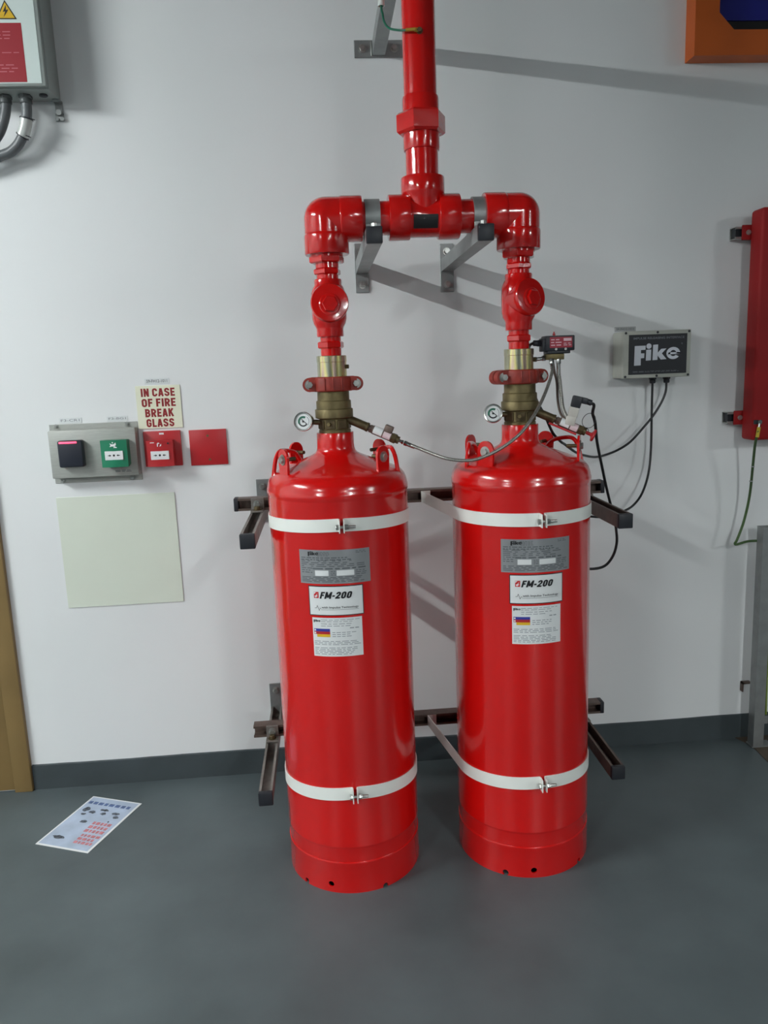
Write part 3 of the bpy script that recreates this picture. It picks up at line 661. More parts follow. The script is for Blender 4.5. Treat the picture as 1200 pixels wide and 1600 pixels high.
# ---- white straps round the cylinders
def strap(cx, zf, zr, h, offl, offr, lab, gap_az):
    t = thing('cylinder_strap', lab, 'strap', (cx, CY - R, zf), 'white straps round the cylinders')
    r0, r1 = R + .0006, R + .0034
    g = math.radians(gap_az)
    def half(s, off):
        """s=-1 left half, +1 right half: from flange at the front to the rail"""
        pts = []; ga = .0055 / R
        a_in = g + s * ga
        # flange
        fx = cx + r1 * math.sin(a_in); n = Vector((math.sin(a_in), -math.cos(a_in)))
        P = []
        P.append((Vector((cx, CY)) + n * (r1 + .024), zf)); P.append((Vector((cx, CY)) + n * (r1 + .006), zf))
        for da in (.006, .018):
            a = a_in + s * da; P.append((Vector((cx, CY)) + Vector((math.sin(a), -math.cos(a))) * (r0 + .002 + (.0012 if da < .01 else 0)), zf))
        N = 34; aend = math.radians(90)
        yr = -.2575
        tp = Vector((cx + s * off, yr)); dv = tp - Vector((cx, CY)); Ld = dv.length; phi = math.atan2(abs(dv.x), -dv.y); aend = phi - math.acos((r0 + .0014) / Ld)
        for k in range(1, N + 1):
            a = a_in + s * .03 + (s * aend - a_in - s * .03) * k / N
            z = zf + (zr - zf) * (k / N) * .75
            P.append((Vector((cx, CY)) + Vector((math.sin(a), -math.cos(a))) * (r0 + .0014), z))
        P.append((tp, zr)); P.append((tp + Vector((-s * .03, -.0002)), zr))
        vs = []; fs = []; th = .0013
        for i, (p, z) in enumerate(P):
            d = (P[min(i + 1, len(P) - 1)][0] - P[max(i - 1, 0)][0]).normalized(); nn = Vector((-d.y, d.x)) * th
            for q in (p + nn, p - nn): vs += [(q.x, q.y, z), (q.x, q.y, z + h)]
        for i in range(len(P) - 1):
            o = 4 * i
            for a_, b_ in ((0, 1), (1, 3), (3, 2), (2, 0)): fs.append((o + a_, o + b_, o + 4 + b_, o + 4 + a_))
        o = 4 * (len(P) - 1); fs += [(0, 1, 3, 2), (o, o + 1, o + 3, o + 2)]
        obj('band', B().raw(vs, fs), WHITEB, t, 35)
        return a_in
    half(-1, offl); half(1, offr)
    ex = Vector((math.cos(g), math.sin(g), 0)); n = Vector((math.sin(g), -math.cos(g), 0)); c = Vector((cx, CY, zf + h * .42)) + n * (R + .017)
    obj('clamp_bolt', B().hexa(c - ex * .0155, c - ex * .0075, .0165).cyl(c - ex * .008, c + ex * .0375, .0042, 12), BOLT, t)
    obj('nut', B().hexa(c + ex * .0075, c + ex * .0145, .0165).hexa(c + ex * .0148, c + ex * .0185, .0155), BOLT, t)
strap(CX1, 1.0905, 1.076, .0355, .203, .2035, 'white strap round the left cylinder, upper one', .6)
strap(CX2, 1.0760, 1.074, .0370, .262, .203, 'white strap round the right cylinder, upper one', 2.0)
strap(CX1, .3030, .272, .0380, .203, .2035, 'white strap round the left cylinder, lower one', 1.2)
strap(CX2, .2915, .272, .0380, .262, .203, 'white strap round the right cylinder, lower one', 2.4)

# ================================================================== pressure switch, hoses, cables
ps = thing('pressure_switch', 'black pressure switch with red label beside the right valve stack', 'pressure switch', (.684, -.547, 1.513))
pb = obj('switch_box', B().bb(.6420, .7275, -.572, -.522, 1.549, 1.592, .003).bb(.634, .646, -.566, -.528, 1.548, 1.586, .003), BLACKP, ps)
lb = obj('red_label', B().bb(.654, .7195, -.5728, -.5716, 1.5575, 1.5875), mat('switch_label_red', (150, 28, 48), .4), pb)
flat('label_print', put(put(put(B(), dashes2d(.657, .690, 1.561, 1.584, 3, .35, .006, .018), on_y(-.5733)), rect2d(.694, .717, 1.576, 1.584), on_y(-.5733)), dashes2d(.694, .717, 1.562, 1.572, 2, .4, .006, .018), on_y(-.5733)), mat('label_pink_print', (214, 176, 184), .5), lb)
obj('reset_knob', B().cyl((.6735, -.547, 1.592), (.6735, -.547, 1.5985), .004, 14).cyl((.6735, -.547, 1.5975), (.6735, -.547, 1.6035), .0022, 12), REDM, ps)
obj('cable_gland', B().hexa((.634, -.547, 1.5725), (.624, -.547, 1.5725), .021).cyl((.626, -.547, 1.5725), (.612, -.547, 1.5735), .0085, 18, .002), BLACKP, ps)
obj('lower_housing', B().bb(.648, .716, -.568, -.526, 1.541, 1.550, .002), BLACKP, ps)
for x in (.672, .700): obj('screw', B().cyl((x, -.5725, 1.5535), (x, -.5745, 1.5535), .0035, 14), BOLT, ps)
obj('manifold_block', B().bb(.646, .7, -.562, -.532, 1.524, 1.541, .002).hexa((.684, -.547, 1.541), (.684, -.547, 1.534), .03), BRASS, ps)
obj('union_nipple', B().hexa((.622, -.547, 1.527), (.613, -.547, 1.527), .016).cyl((.611, -.547, 1.527), (.648, -.547, 1.529), .0055, 16).hexa((.648, -.547, 1.5295), (.638, -.547, 1.5295), .017), STEEL, ps)
obj('hose_tail', B().hexa((.662, -.560, 1.527), (.662, -.564, 1.512), .014).cyl((.662, -.563, 1.514), (.661, -.573, 1.500), .0055, 14), STEEL, ps)
obj('hose_tail', B().hexa((.684, -.556, 1.527), (.684, -.556, 1.512), .015).cyl((.684, -.556, 1.513), (.685, -.556, 1.480), .0058, 14), STEEL, ps)
HOSE = mat('braided_hose', (150, 148, 142), .38, .8, var=.2, scale=420, bump=.2, bscale=400)
h = thing('braided_hose', 'long braided steel hose sagging from the left actuator to the pressure switch', 'hose', (.45, -.68, 1.26))
p0 = at1(1.0)
hp = [p0 + ad1 * .034, (.242, -.612, 1.300), (.271, -.630, 1.288), (.306, -.660, 1.274), (.335, -.680, 1.265), (.369, -.690, 1.260), (.403, -.700, 1.261), (.434, -.705, 1.270), (.463, -.710, 1.283), (.501, -.710, 1.305), (.538, -.700, 1.332), (.573, -.680, 1.368), (.605, -.650, 1.406), (.631, -.620, 1.443), (.648, -.600, 1.474), (.658, -.585, 1.497), (.661, -.573, 1.503)]
obj('hose_body', B().tube(hp, .0046, 12, 5), HOSE, h)
obj('end_fitting', B().cyl(p0 - ad1 * .002, p0 + ad1 * .012, .0045, 12).hexa(p0 + ad1 * .008, p0 + ad1 * .014, .013).hexa(p0 + ad1 * .016, p0 + ad1 * .026, .0155).cyl(p0 + ad1 * .024, p0 + ad1 * .050 + Vector((0, -.001, .001)), .0062, 14), STEEL, h)
tag(obj('braided_hose', B().tube([(.685, -.556, 1.482), (.688, -.556, 1.463), (.691, -.563, 1.417), (.693, -.575, 1.381), at2(.66) + au2 * .012], .0056, 12, 6), HOSE), 'short braided hose dropping from the pressure switch to the right actuator', 'hose')
tag(obj('thin_tube', B().tube([(.668, -.553, 1.524), (.674, -.550, 1.491), (.683, -.545, 1.458), (.6835, -.553, 1.408), (.687, -.568, 1.371), at2(.6) + au2 * .011], .0036, 10, 6), STRUTD), 'thin dark metal tube beside the short hose under the switch', 'tube')
tag(obj('cable', B().tube([(.613, -.547, 1.5735), (.607, -.53, 1.568), (.6125, -.50, 1.553), (.620, -.488, 1.503), (.629, -.486, 1.436), (.645, -.486, 1.394), (.665, -.486, 1.359), (.691, -.478, 1.306), (.725, -.45, 1.275), (.750, -.41, 1.262), (.813, -.33, 1.225), (.873, -.25, 1.203), (.931, -.18, 1.188), (.988, -.12, 1.186), (1.05, -.08, 1.197), (1.105, -.06, 1.223), (1.156, -.05, 1.271), (1.191, -.05, 1.312), (1.220, -.05, 1.357), (1.236, -.05, 1.397), (1.238, -.05, 1.432)], .0042, 10, 5), BLACKC), 'black cable from the pressure switch curving up into the wall box', 'cable')
tag(obj('cable', B().tube([(1.186, -.05, 1.432), (1.188, -.045, 1.335), (1.189, -.045, 1.195), (1.175, -.06, 1.102), (1.14, -.09, 1.035), (1.093, -.13, 1.002), (1.04, -.18, .992), (.977, -.22, .985), (.917, -.26, .991), (.865, -.285, 1.002), (.80, -.295, 1.01)], .0042, 10, 5), BLACKC), 'black cable hanging from the wall box down behind the upper arm', 'cable')
gp_ = GLAND[0] - Vector((.004, 0, 0))
tag(obj('cable', B().tube([gp_, gp_ + Vector((.012, .003, -.006)), (.782, -.572, 1.366), (.797, -.552, 1.336), (.822, -.50, 1.275), (.867, -.42, 1.191), (.905, -.36, 1.112), (.934, -.32, 1.051), (.958, -.30, .987), (.965, -.30, .947), (.967, -.30, .907), (.959, -.29, .86), (.934, -.28, .823), (.893, -.27, .812), (.851, -.26, .818), (.79, -.25, .84)], .0046, 10, 5), BLACKC), 'black cable from the solenoid plug looping down behind the right cylinder', 'cable')

# ================================================================== releasing interface box
BOXM = mat('grey_cast_box', (176, 178, 168), .5, var=.03, scale=10)
fb_ = thing('interface_box', 'grey wall box with black Fike faceplate and two cable glands', 'control box', (1.176, 0, 1.4505))
bx = obj('box_body', B().bb(1.0545, 1.2965, -.092, 0, 1.4515, 1.6125, .005), BOXM, fb_)
obj('lid', B().bb(1.0535, 1.2975, -.107, -.0925, 1.4505, 1.6135, .003), BOXM, fb_)
fp = obj('faceplate', B().bb(1.0725, 1.2825, -.1085, -.1065, 1.4635, 1.6005), mat('faceplate_black', (26, 28, 34), .4, var=.03), fb_)
b = B()
for q in fike_logo(1.0925, 1.4955, .0665): put(b, q, on_y(-.1089))
flat('wordmark', b, mat('faceplate_white', (206, 210, 218), .5, var=.01), fp)
b = B(); put(b, text2d('IMPULSE RELEASING INTERFACE', 1.088, 1.272, 1.584, 1.5915, .012), on_y(-.1089)); put(b, text2d('R', 1.262, 1.2665, 1.563, 1.5685, .01), on_y(-.1089))
put(b, dashes2d(1.088, 1.272, 1.470, 1.4755, 2, .35, .005, .02, .1), on_y(-.1089))
flat('small_lettering', b, mat('faceplate_grey', (120, 124, 130), .5, var=.01), fp)
for sx in (1.0615, 1.1755, 1.2895):
    for sz in (1.457, 1.607): obj('screw', B().cyl((sx, -.1065, sz), (sx, -.1085, sz), .0042, 14), BLACKP, fb_)
for gx in (1.186, 1.238): obj('cable_gland', B().hexa((gx, -.05, 1.4515), (gx, -.05, 1.443), .026).cyl((gx, -.05, 1.444), (gx, -.05, 1.429), .0105, 18, .003), BLACKP, fb_)

TAGM = mat('tag_white', (218, 222, 222), .45, var=.01)
def plate_tag(x0, x1, z0, z1, txt, lab, m=TAGM, ink=INKG):
    t = thing('name_tag', lab, 'label', (x0, 0, z0), 'small white name tags')
    o = obj('tag_plate', B().bb(x0, x1, -.0022, 0, z0, z1, .0004, 1), m, t)
    flat('tag_lettering', put(B(), text2d(txt, x0 + .006, x1 - .006, z0 + .005, z1 - .0045, .01), on_y(-.0026)), ink, o)
plate_tag(1.061, 1.1395, 1.6170, 1.6335, '59-FH12-1022', 'small white tag above the black-faced wall box', mat('tag_grey', (176, 178, 178), .5, var=.01), INKG)
plate_tag(-.6185, -.5350, 1.4945, 1.5145, '59-FH12-1011', 'small white tag above the break glass sign')
plate_tag(-.9230, -.8470, 1.3715, 1.3895, 'F3-CR1', 'small white tag above the card reader', TAGM, INKF)
plate_tag(-.7600, -.6885, 1.3720, 1.3890, 'F3-BG1', 'small white tag above the green call point', TAGM, INKF)

# ================================================================== signs and call points
GLOW = mat('photoluminescent_sheet', (216, 222, 208), .4, var=.015, scale=3)
GLOWY = mat('photoluminescent_sign', (228, 229, 206), .4, var=.01)
tag(obj('blank_sign', B().bb(-.9640, -.5500, -.0035, 0, .7030, 1.1100, .0005, 1), GLOW), 'large pale green blank square panel on the wall', 'sign')
sg = thing('fire_sign', 'cream sign reading IN CASE OF FIRE BREAK GLASS', 'sign', (-.5765, 0, 1.34))
so_ = obj('sign_plate', B().bb(-.6530, -.4995, -.0035, 0, 1.3400, 1.4895, .0005, 1), GLOWY, sg)
b = B()
for txt, w, z1 in (('IN CASE', .117, 1.4800), ('OF FIRE', .117, 1.4445), ('BREAK', .099, 1.4090), ('GLASS', .096, 1.3740)):
    put_heavy(b, txt, -.5765 - w / 2, -.5765 + w / 2, z1 - .0285, z1, .21, lambda q: on_y(-.0040 - q))
flat('sign_lettering', b, INKR, so_)

def arrows(b, cx, z, s, y):
    for q in (-1, 1):
        put(b, poly2d([(cx + q * s * .95, z), (cx + q * s * 1.7, z + s * .42), (cx + q * s * 1.7, z + s * .14), (cx + q * s * 2.3, z + s * .14), (cx + q * s * 2.3, z - s * .14), (cx + q * s * 1.7, z - s * .14), (cx + q * s * 1.7, z - s * .42)]), on_y(y))
    put(b, disc2d(cx, z, s * .42, 18), on_y(y)); return b
def call_point(name, lab, x0, x1, z0, z1, yb, yf, m, plate_=None):
    t = thing(name, lab, 'call point', ((x0 + x1) / 2, yb, z0), 'break glass call points'); w = x1 - x0; hh = z1 - z0; cx = (x0 + x1) / 2
    if plate_:
        obj('back_plate', B().bb(*plate_, .002), m, t)
    bd = B().bb(x0 + .001, x1 - .001, yf + .018, yb, z0 + .002, z1 - .001, .003)
    # bowed front cover
    po = [(-w / 2, .02)] + [(-w / 2 + w * k / 12, -.006 * math.sin(PI * k / 12)) for k in range(13)] + [(w / 2, .02)]
    bd.prism(po, (cx, yf, z0), (1, 0, 0), (0, 1, 0), (0, 0, hh))
    body = obj('body', bd, m, t, 30)
    yy = yf - .0066
    fr = obj('glass_element', B().bb(cx - w * .345, cx + w * .345, yy, yf + .004, z0 + hh * .27, z0 + hh * .60, .001, 1), WHITE, body)
    flat('arrow_print', arrows(B(), cx, z0 + hh * .44, w * .10, yy - .0004), INK, fr)
    return t, body, yy, cx
t, body, yy, cx = call_point('call_point', 'green break glass call point on the steel plate box', -.7650, -.6770, 1.2205, 1.3125, -.0505, -.097, mat('green_plastic', (24, 122, 88), .38, var=.03))
flat('running_symbol', put(put(put(B(), poly2d([(cx - .011, 1.303), (cx - .004, 1.299), (cx + .004, 1.3), (cx + .009, 1.305), (cx + .010, 1.296), (cx + .006, 1.294), (cx + .009, 1.289), (cx - .002, 1.292), (cx - .012, 1.290), (cx - .008, 1.296)]), on_y(yy - .0002)), rect2d(cx + .001, cx + .012, 1.2865, 1.2890), on_y(yy - .0002)), disc2d(cx - .001, 1.3045, .0022), on_y(yy - .0002)), WHITE, body)
t, body, yy, cx = call_point('call_point', 'red fire alarm call point below the break glass sign', -.6215, -.5310, 1.2110, 1.3010, -.012, -.056, REDM, (-.6390, -.5100, -.012, 0, 1.2065, 1.3310))
flat('alarm_symbol', put(put(put(B(), poly2d([(cx - .007, 1.281), (cx - .007, 1.291), (cx - .002, 1.2955), (cx + .003, 1.291), (cx - .003, 1.290), (cx - .004, 1.281)]), on_y(yy - .0002)), poly2d([(cx + .001, 1.281), (cx + .007, 1.283), (cx + .008, 1.291), (cx + .004, 1.287)]), on_y(yy - .0002)), rect2d(cx - .03, cx - .0165, 1.2935, 1.2965), on_y(yy - .0002)), WHITE, body)
obj('test_key_hole', B().cyl((cx + .030, yy + .008, 1.291), (cx + .030, yy + .001, 1.291), .003, 12), BLACKP, body)
tagp = [c for c in t.children if c.name.startswith('back_plate')][0]
flat('zone_sticker', put(B(), rect2d(-.583, -.567, 1.3185, 1.3250), on_y(-.0125)), LABELW, tagp)
rp = thing('blank_plate', 'flat red blanking plate with two screws right of the call point', 'plate', (-.416, 0, 1.203))
pl_ = obj('cover', B().bb(-.4815, -.3510, -.0065, 0, 1.2030, 1.3290, .0015), REDM, rp)
for sx, sz in ((-.4165, 1.307), (-.4145, 1.2225)): obj('screw', B().cyl((sx, -.0064, sz), (sx, -.0082, sz), .0042, 14), BRASS, pl_)
# steel plate box
BOXS = mat('brushed_box_steel', (166, 168, 162), .5, .2, var=.04, scale=30, stretch=(1, 1, 12))
sb = thing('steel_box', 'flat brushed steel box holding card reader and green call point', 'box', (-.807, 0, 1.16))
obj('flange', B().bb(-.9590, -.6560, -.003, 0, 1.1610, 1.3680, .001, 1), BOXS, sb)
obj('cover', B().bb(-.9510, -.6560, -.0505, -.003, 1.1835, 1.3495, .004), BOXS, sb)
for sx, sz in ((-.935, 1.3615), (-.692, 1.3610), (-.932, 1.1685), (-.690, 1.1685)):
    b = B(); bolt_head(b, (sx, -.003, sz), (0, -1, 0), .011, .008, .009); obj('screw', b, BOLT, sb)
flat('stencil_print', put(B(), dashes2d(-.735, -.680, 1.197, 1.205, 2, .5, .008, .02, .1), on_y(-.0509)), INKG, sb)
cr = thing('card_reader', 'dark navy card reader with glowing red light bar', 'card reader', (-.872, -.0505, 1.224))
cb = obj('case', B().bb(-.9140, -.8305, -.0795, -.0505, 1.2240, 1.3160, .006, 3), mat('navy_plastic', (30, 34, 46), .42, var=.04), cr)
obj('light_bar', B().bb(-.9070, -.8480, -.0815, -.076, 1.3060, 1.3125, .0015), mat('red_led', (255, 70, 100), .4, var=0, emit=1.3), cb)

# ================================================================== electrical cabinet
CAB = mat('cabinet_grey_paint', (150, 158, 154), .42, var=.03, scale=5)
ec = thing('electrical_cabinet', 'grey electrical cabinet with red notice and yellow warning triangle at top left', 'cabinet', (-1.05, 0, 2.41))
EX0, EX1, EZ0, EZ1 = -1.30, -.8025, 2.4105, 3.0
obj('body', B().bb(EX0, EX1, -.112, 0, EZ0, EZ1, .004), CAB, ec)
dr = obj('door', B().bb(EX0 + .003, EX1 - .003, -.130, -.1135, EZ0 + .005, EZ1 - .005, .003), CAB, ec)
wn = obj('notice_sheet', B().bb(-1.03, -.8165, -.1312, -.1298, 2.4235, 2.76), mat('notice_white', (206, 218, 214), .4, var=.01), dr)
flat('red_notice', put(B(), rect2d(-1.02, -.8595, 2.4265, 2.5930), on_y(-.1316)), mat('notice_red', (150, 18, 34), .5, var=.02), wn)
flat('notice_print', put(put(put(B(), dashes2d(-.980, -.872, 2.545, 2.573, 3, .3, .01, .03, .3), on_y(-.1320)), dashes2d(-.99, -.866, 2.506, 2.514, 1, .3, .01, .03), on_y(-.1320)), dashes2d(-.975, -.874, 2.452, 2.480, 3, .3, .01, .03, .3), on_y(-.1320)), mat('notice_pale_print', (186, 96, 106), .5), wn)['kind'] = 'stuff'
tx, tz = -.9005, 2.603
flat('warning_triangle', put(B(), poly2d([(tx - .031, tz), (tx + .031, tz), (tx, tz + .0535)]), on_y(-.1316)), INK, wn)
flat('warning_yellow', put(B(), poly2d([(tx - .0255, tz + .003), (tx + .0255, tz + .003), (tx, tz + .0472)]), on_y(-.1320)), mat('warning_yellow', (214, 172, 30), .45, var=.01), wn)
flat('lightning_bolt', put(B(), poly2d([(tx + .003, tz + .040), (tx - .0085, tz + .020), (tx - .001, tz + .0215), (tx - .008, tz + .005), (tx + .009, tz + .0265), (tx + .0015, tz + .0255)]), on_y(-.1324)), INK, wn)
for gx in (-.955, -.892): obj('cable_gland', B().hexa((gx, -.065, 2.4105), (gx, -.065, 2.400), .042).cyl((gx, -.065, 2.402), (gx, -.065, 2.385), .0185, 20, .003), mat('gland_grey', (70, 74, 74), .5), ec)
obj('drain_plug', B().cyl((-.835, -.07, 2.4105), (-.835, -.07, 2.4045), .013, 20, .002), BLACKP, ec)
obj('mounting_lug', B().bb(-.822, -.798, -.006, 0, 2.372, 2.412, .002).bb(-.822, -.798, -.03, 0, 2.4045, 2.4105, .001, 1).cyl((-.810, -.006, 2.375), (-.810, -.016, 2.375), .009, 18).cyl((-.818, -.0, 2.356), (-.818, -.012, 2.356), .006, 14).cyl((-.802, -.0, 2.356), (-.802, -.012, 2.356), .006, 14).bb(-.824, -.797, -.005, 0, 2.350, 2.376, .002), GALV, ec)
CONDM = mat('grey_conduit', (96, 100, 102), .38, var=.05, bump=.1, bscale=220)
tag(obj('flexible_conduit', B().tube([(-.955, -.065, 2.395), (-.956, -.065, 2.378), (-.965, -.065, 2.344), (-.985, -.06, 2.307), (-1.016, -.05, 2.278), (-1.056, -.045, 2.261), (-1.119, -.04, 2.256), (-1.3, -.04, 2.262)], .0155, 16, 6), CONDM), 'grey flexible conduit curling from the cabinet, the shorter one', 'conduit')
c2 = thing('flexible_conduit', 'grey flexible conduit with clear tag looping under the cabinet', 'conduit', (-.96, -.05, 2.2))
obj('conduit_body', B().tube([(-.892, -.065, 2.395), (-.892, -.065, 2.378), (-.895, -.065, 2.348), (-.907, -.06, 2.312), (-.929, -.055, 2.276), (-.96, -.05, 2.25), (-1.0, -.045, 2.237), (-1.052, -.04, 2.216), (-1.122, -.04, 2.214), (-1.3, -.04, 2.22)], .0155, 16, 6), CONDM, c2)
obj('clear_tag', B().tube([(-.8965, -.067, 2.340), (-.904, -.064, 2.316), (-.917, -.060, 2.292)], .0185, 16, 4), mat('clear_sleeve', (196, 200, 196), .2, var=.05), c2)
for p, q in (((-.8965, -.067, 2.341), (-.013, 0, .05)), ((-.917, -.060, 2.292), (-.03, .01, .04))):
    d = Vector((q[0], q[1], -q[2])).normalized()
    obj('zip_tie', B().lathe([(.0185, -.0015), (.0203, -.0015), (.0203, .0015), (.0185, .0015)], p, d, 24, closed=True).cyl(Vector(p) + Vector((.014, -.012, -.002)), Vector(p) + Vector((.030, -.014, -.008)), .0014, 8), BLACKP, c2)
tag(obj('wall_plug', B().cyl((-.9105, 0, 2.372), (-.9105, -.008, 2.372), .007, 16, .001), BOLT), 'small round metal fixing on the wall between the conduits', 'fixing')

# ================================================================== earth wires
gw = thing('earth_wire', 'green earth wire bonded to the riser below a white conduit', 'wire', (.25, -.45, 2.38))
obj('white_conduit', B().lathe([(.007, 2.479), (.009, 2.479), (.009, 3.34), (.007, 3.34)], (.2095, -.500, 0), n=24, closed=True), mat('white_conduit_plastic', (206, 212, 208), .4, var=.02), gw)
obj('wire', B().tube([(.2095, -.50, 2.56), (.2095, -.50, 2.478), (.212, -.503, 2.460), (.2145, -.515, 2.435), (.224, -.545, 2.407), (.245, -.578, 2.389), (.266, -.598, 2.381)], .0030, 10, 6), mat('green_wire', (14, 96, 72), .4), gw)
obj('ring_terminal', B().cyl((.262, -.597, 2.382), (.288, -.600, 2.3825), .0040, 12).box((.2915, -.5965, 2.3825), (.014, .002, .010), .0008, 1), mat('yellow_terminal', (186, 152, 60), .4, .3), gw)
b = B(); bolt_head(b, (.299, -.5915, 2.382), (-.05, -1, 0), .013, .0085, .010); obj('bolt', b, BRASS2, gw)
yg = thing('earth_wire', 'dark green and yellow earth wire hanging from the red cabinet to the post', 'wire', (1.55, -.08, .81))
GW = mat('green_yellow_wire', (58, 82, 44), .4, var=.3, scale=4, stretch=(1, 1, .6))
obj('wire', B().tube([(1.547, -.132, 1.255), (1.545, -.130, 1.240), (1.546, -.115, 1.197), (1.553, -.095, 1.113), (1.555, -.08, 1.003), (1.543, -.07, .905), (1.524, -.065, .838), (1.5185, -.060, .8205), (1.530, -.054, .8150), (1.573, -.05, .823), (1.613, -.060, .826)], .0048, 10, 6), GW, yg)
obj('yellow_sleeve', B().cyl((1.5475, -.132, 1.262), (1.5448, -.1285, 1.226), .006, 12), mat('yellow_sleeve', (206, 182, 60), .4), yg)
obj('ring_terminal', B().cyl((1.549, -.1305, 1.276), (1.5475, -.132, 1.258), .004, 10).cyl((1.550, -.126, 1.279), (1.550, -.133, 1.279), .008, 14), STEEL, yg)
for zz in (1.115, 1.06): obj('zip_tie', B().lathe([(.0046, -.002), (.006, -.002), (.006, .002), (.0046, .002)], (1.5532, -.0955 if zz > 1.1 else -.087, zz), (0, .05, 1), 14, closed=True), LABELS, yg)

# ================================================================== red cabinet at the right edge
rc = thing('red_cabinet', 'red rounded cabinet on short channel brackets at right edge', 'cabinet', (1.7, -.05, 1.21))
b = B(); bmx = bmesh.new()
b.bb(1.529, 1.87, -.122, -.044, 1.213, 2.013, .012, 4)
rb_ = obj('cabinet_body', b, REDPANEL, rc, 40)
for zz in (1.9415, 1.292):
    er = obj('mounting_ear', B().bb(1.4985, 1.56, -.0475, -.0435, zz - .0255, zz + .0255, .0018, 2), REDPANEL, rc)
    b = B(); bolt_head(b, (1.522, -.0475, zz), (0, -1, 0), .014, .009, .007); obj('bolt', b, BOLT, er)
obj('earth_stud_tab', B().bb(1.532, 1.562, -.126, -.121, 1.272, 1.287, .001, 1), BLACKP, rc)
for zz, lab in ((1.9415, 'short galvanised channel piece behind the red cabinet, upper one'), (1.292, 'short galvanised channel piece behind the red cabinet, lower one')):
    t = thing('channel_bracket', lab, 'bracket', (1.68, 0, zz - .02), 'short channel brackets of the red cabinet')
    obj('channel', B().channel((1.478, -.0212, zz), (1.90, -.0212, zz), (0, -1, 0)), BOLT, t, 25)
    obj('slot_filler', B().bb(1.484, 1.90, -.030, -.006, zz - .0165, zz + .0165), BLACKP, t)

# ================================================================== orange frame at top right
of = thing('orange_frame', 'orange chamfered frame box with dark blue panel at top right', 'frame', (1.6, 0, 2.5))
ORG = mat('orange_paint', (196, 92, 28), .5, var=.05, scale=6)
ox0, ox1, oz0, oz1 = 1.293, 1.95, 2.507, 3.1; iy = -.068
outer = [(ox0, oz0), (ox1, oz0), (ox1, oz1), (ox0, oz1)]
ix0, ix1, iz0, iz1, ch = 1.3755, 1.868, 2.586, 3.02, .052
inner = [(ix0, iz0 + ch), (ix0 + ch, iz0), (ix1 - ch, iz0), (ix1, iz0 + ch), (ix1, iz1 - ch), (ix1 - ch, iz1), (ix0 + ch, iz1), (ix0, iz1 - ch)]
V = [(x, iy, z) for x, z in outer] + [(x, iy, z) for x, z in inner] + [(x, 0, z) for x, z in outer] + [(x, -.02, z) for x, z in inner]
F = [(0, 4, 11, 3), (0, 1, 6, 5), (0, 5, 4), (1, 2, 8, 7), (1, 7, 6), (2, 3, 10, 9), (2, 9, 8), (3, 11, 10)]
F += [(i, (i + 1) % 4, 12 + (i + 1) % 4, 12 + i) for i in range(4)] + [(4 + i, 4 + (i + 1) % 8, 16 + (i + 1) % 8, 16 + i) for i in range(8)]
obj('frame_box', B().raw(V, F), ORG, of, 0)
obj('black_gasket', B().prism([(x, z) for x, z in inner], (0, -.02, 0), (1, 0, 0), (0, 0, 1), (0, .01, 0)), RUBBER, of, 0)
k = .972
icx, icz = (ix0 + ix1) / 2, (iz0 + iz1) / 2
bx0, bz0 = ix0 + .009, iz0 + .044
obj('blue_panel', B().prism([(bx0, bz0 + .022), (bx0 + .020, bz0), (ix1 - .03, bz0), (ix1 - .009, bz0 + .022), (ix1 - .009, iz1 - .03), (ix1 - .03, iz1 - .009), (bx0 + .02, iz1 - .009), (bx0, iz1 - .03)], (0, -.026, 0), (1, 0, 0), (0, 0, 1), (0, .006, 0)), mat('dark_blue', (26, 32, 130), .5, var=.05), of, 0)

# ================================================================== post at the right edge
po = thing('channel_post', 'short grey channel post standing on the floor at right edge', 'post', (1.617, -.08, .002))
obj('channel', B().channel((1.6290, -.0800, .006), (1.6240, -.0800, .884), (1, 0, 0)), GALV, po, 25)
obj('base_plate', B().bb(1.605, 1.69, -.1, -.055, .0022, .0075), GALV, po)
obj('side_tab', B().bb(1.648, 1.664, -.1, -.095, .10, .132, .001, 1), GALV, po)
tag(obj('earth_wire', B().tube([(1.654, -.09, .72), (1.656, -.09, .5), (1.655, -.09, .3), (1.659, -.09, .135)], .004, 8, 6), mat('yellow_green_wire', (112, 132, 40), .4)), 'thin yellow-green wire running down beside the channel post', 'wire')
tag(obj('wall_clip', B().bb(1.6, 1.636, -.018, -.0, .232, .240, .001, 1).bb(1.6, 1.606, -.018, 0, .2, .24, .001, 1), STRUTD), 'small dark clip on the wall behind the channel post', 'clip')

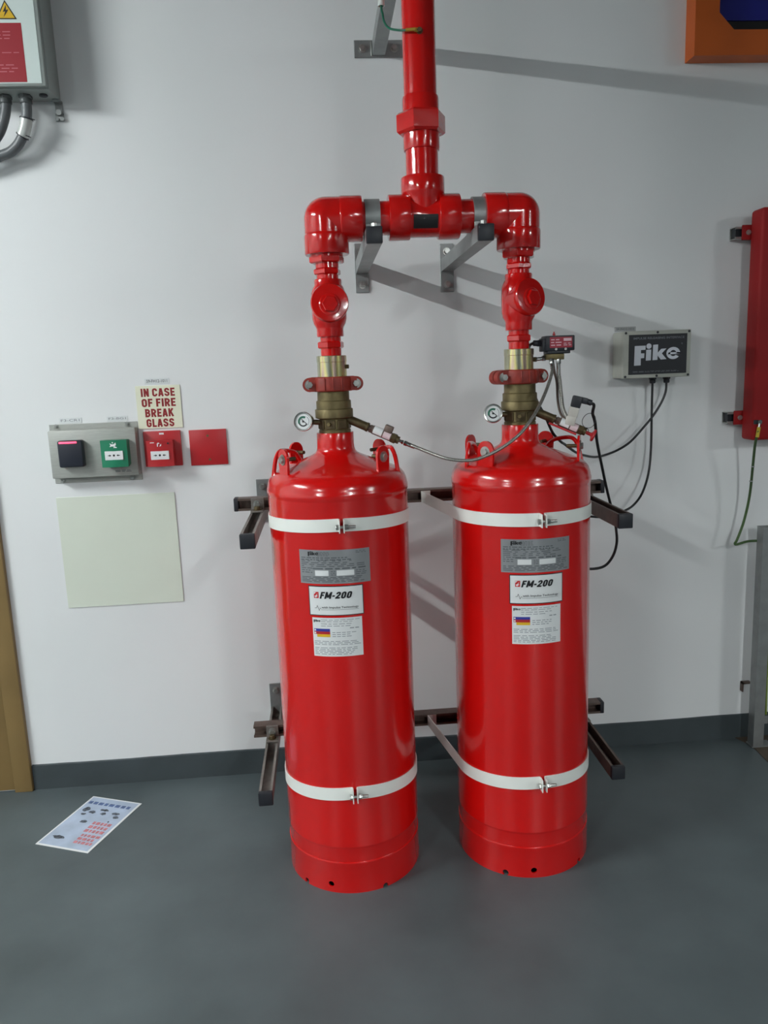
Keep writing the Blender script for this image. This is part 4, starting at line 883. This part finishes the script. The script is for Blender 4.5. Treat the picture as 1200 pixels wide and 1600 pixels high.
# ================================================================== poster lying on the floor
pc = Vector((-.8822, -.2667)); e1 = Vector((.1925, -.0763)); e1.normalize(); e2 = Vector((-e1.y, e1.x))
pt = thing('paper_notice', 'printed white paper notice lying flat on the floor', 'paper', (pc.x, pc.y, .0005))
W, H = .208, .300
def pm(zz): return lambda u, v: (pc.x + e1.x * u + e2.x * v, pc.y + e1.y * u + e2.y * v, zz)
sh = obj('sheet', B().prism([(-W / 2, -H / 2), (W / 2, -H / 2), (W / 2, H / 2), (-W / 2, H / 2)], (pc.x, pc.y, .0005), (e1.x, e1.y, 0), (e2.x, e2.y, 0), (0, 0, .0012)), WHITE, pt, 0)
flat('blue_background', put(B(), rect2d(-W / 2 + .006, W / 2 - .008, -H / 2 + .007, H / 2 - .006), pm(.0021)), mat('poster_pale_blue', (172, 186, 206), .4, var=.08, scale=12), sh)
flat('blue_lettering', put(B(), dashes2d(-.092, .084, .102, .120, 1, .9, .012, .022, .02), pm(.0025)), mat('poster_blue', (84, 104, 146), .5, var=.2, scale=60), sh)
flat('red_lettering', put(put(B(), dashes2d(.008, .09, -.055, .012, 3, .7, .008, .016, .05), pm(.0025)), dashes2d(.016, .09, -.118, -.06, 3, .7, .008, .016, .05), pm(.0025)), mat('poster_red', (190, 118, 124), .5, var=.2, scale=60), sh)
b = B()
def blob(cu, cv, ru, rv, seed):
    r2 = random.Random(seed); n = 14
    return poly2d([(cu + ru * math.cos(2 * PI * i / n) * r2.uniform(.55, 1), cv + rv * math.sin(2 * PI * i / n) * r2.uniform(.55, 1)) for i in range(n)])
for i, (cu, cv, ru, rv) in enumerate(((-.070, .070, .016, .018), (-.062, .040, .014, .008), (-.038, .058, .016, .012), (.0, .078, .022, .009), (.008, .058, .015, .010), (.052, .066, .020, .010), (.066, .048, .014, .010), (-.030, .0, .018, .012), (.058, .018, .005, .006), (-.052, -.098, .030, .012))):
    put(b, blob(cu, cv, ru, rv, i), pm(.0025))
flat('dark_drawing', b, mat('poster_dark', (78, 84, 94), .5, var=.5, scale=110), sh)
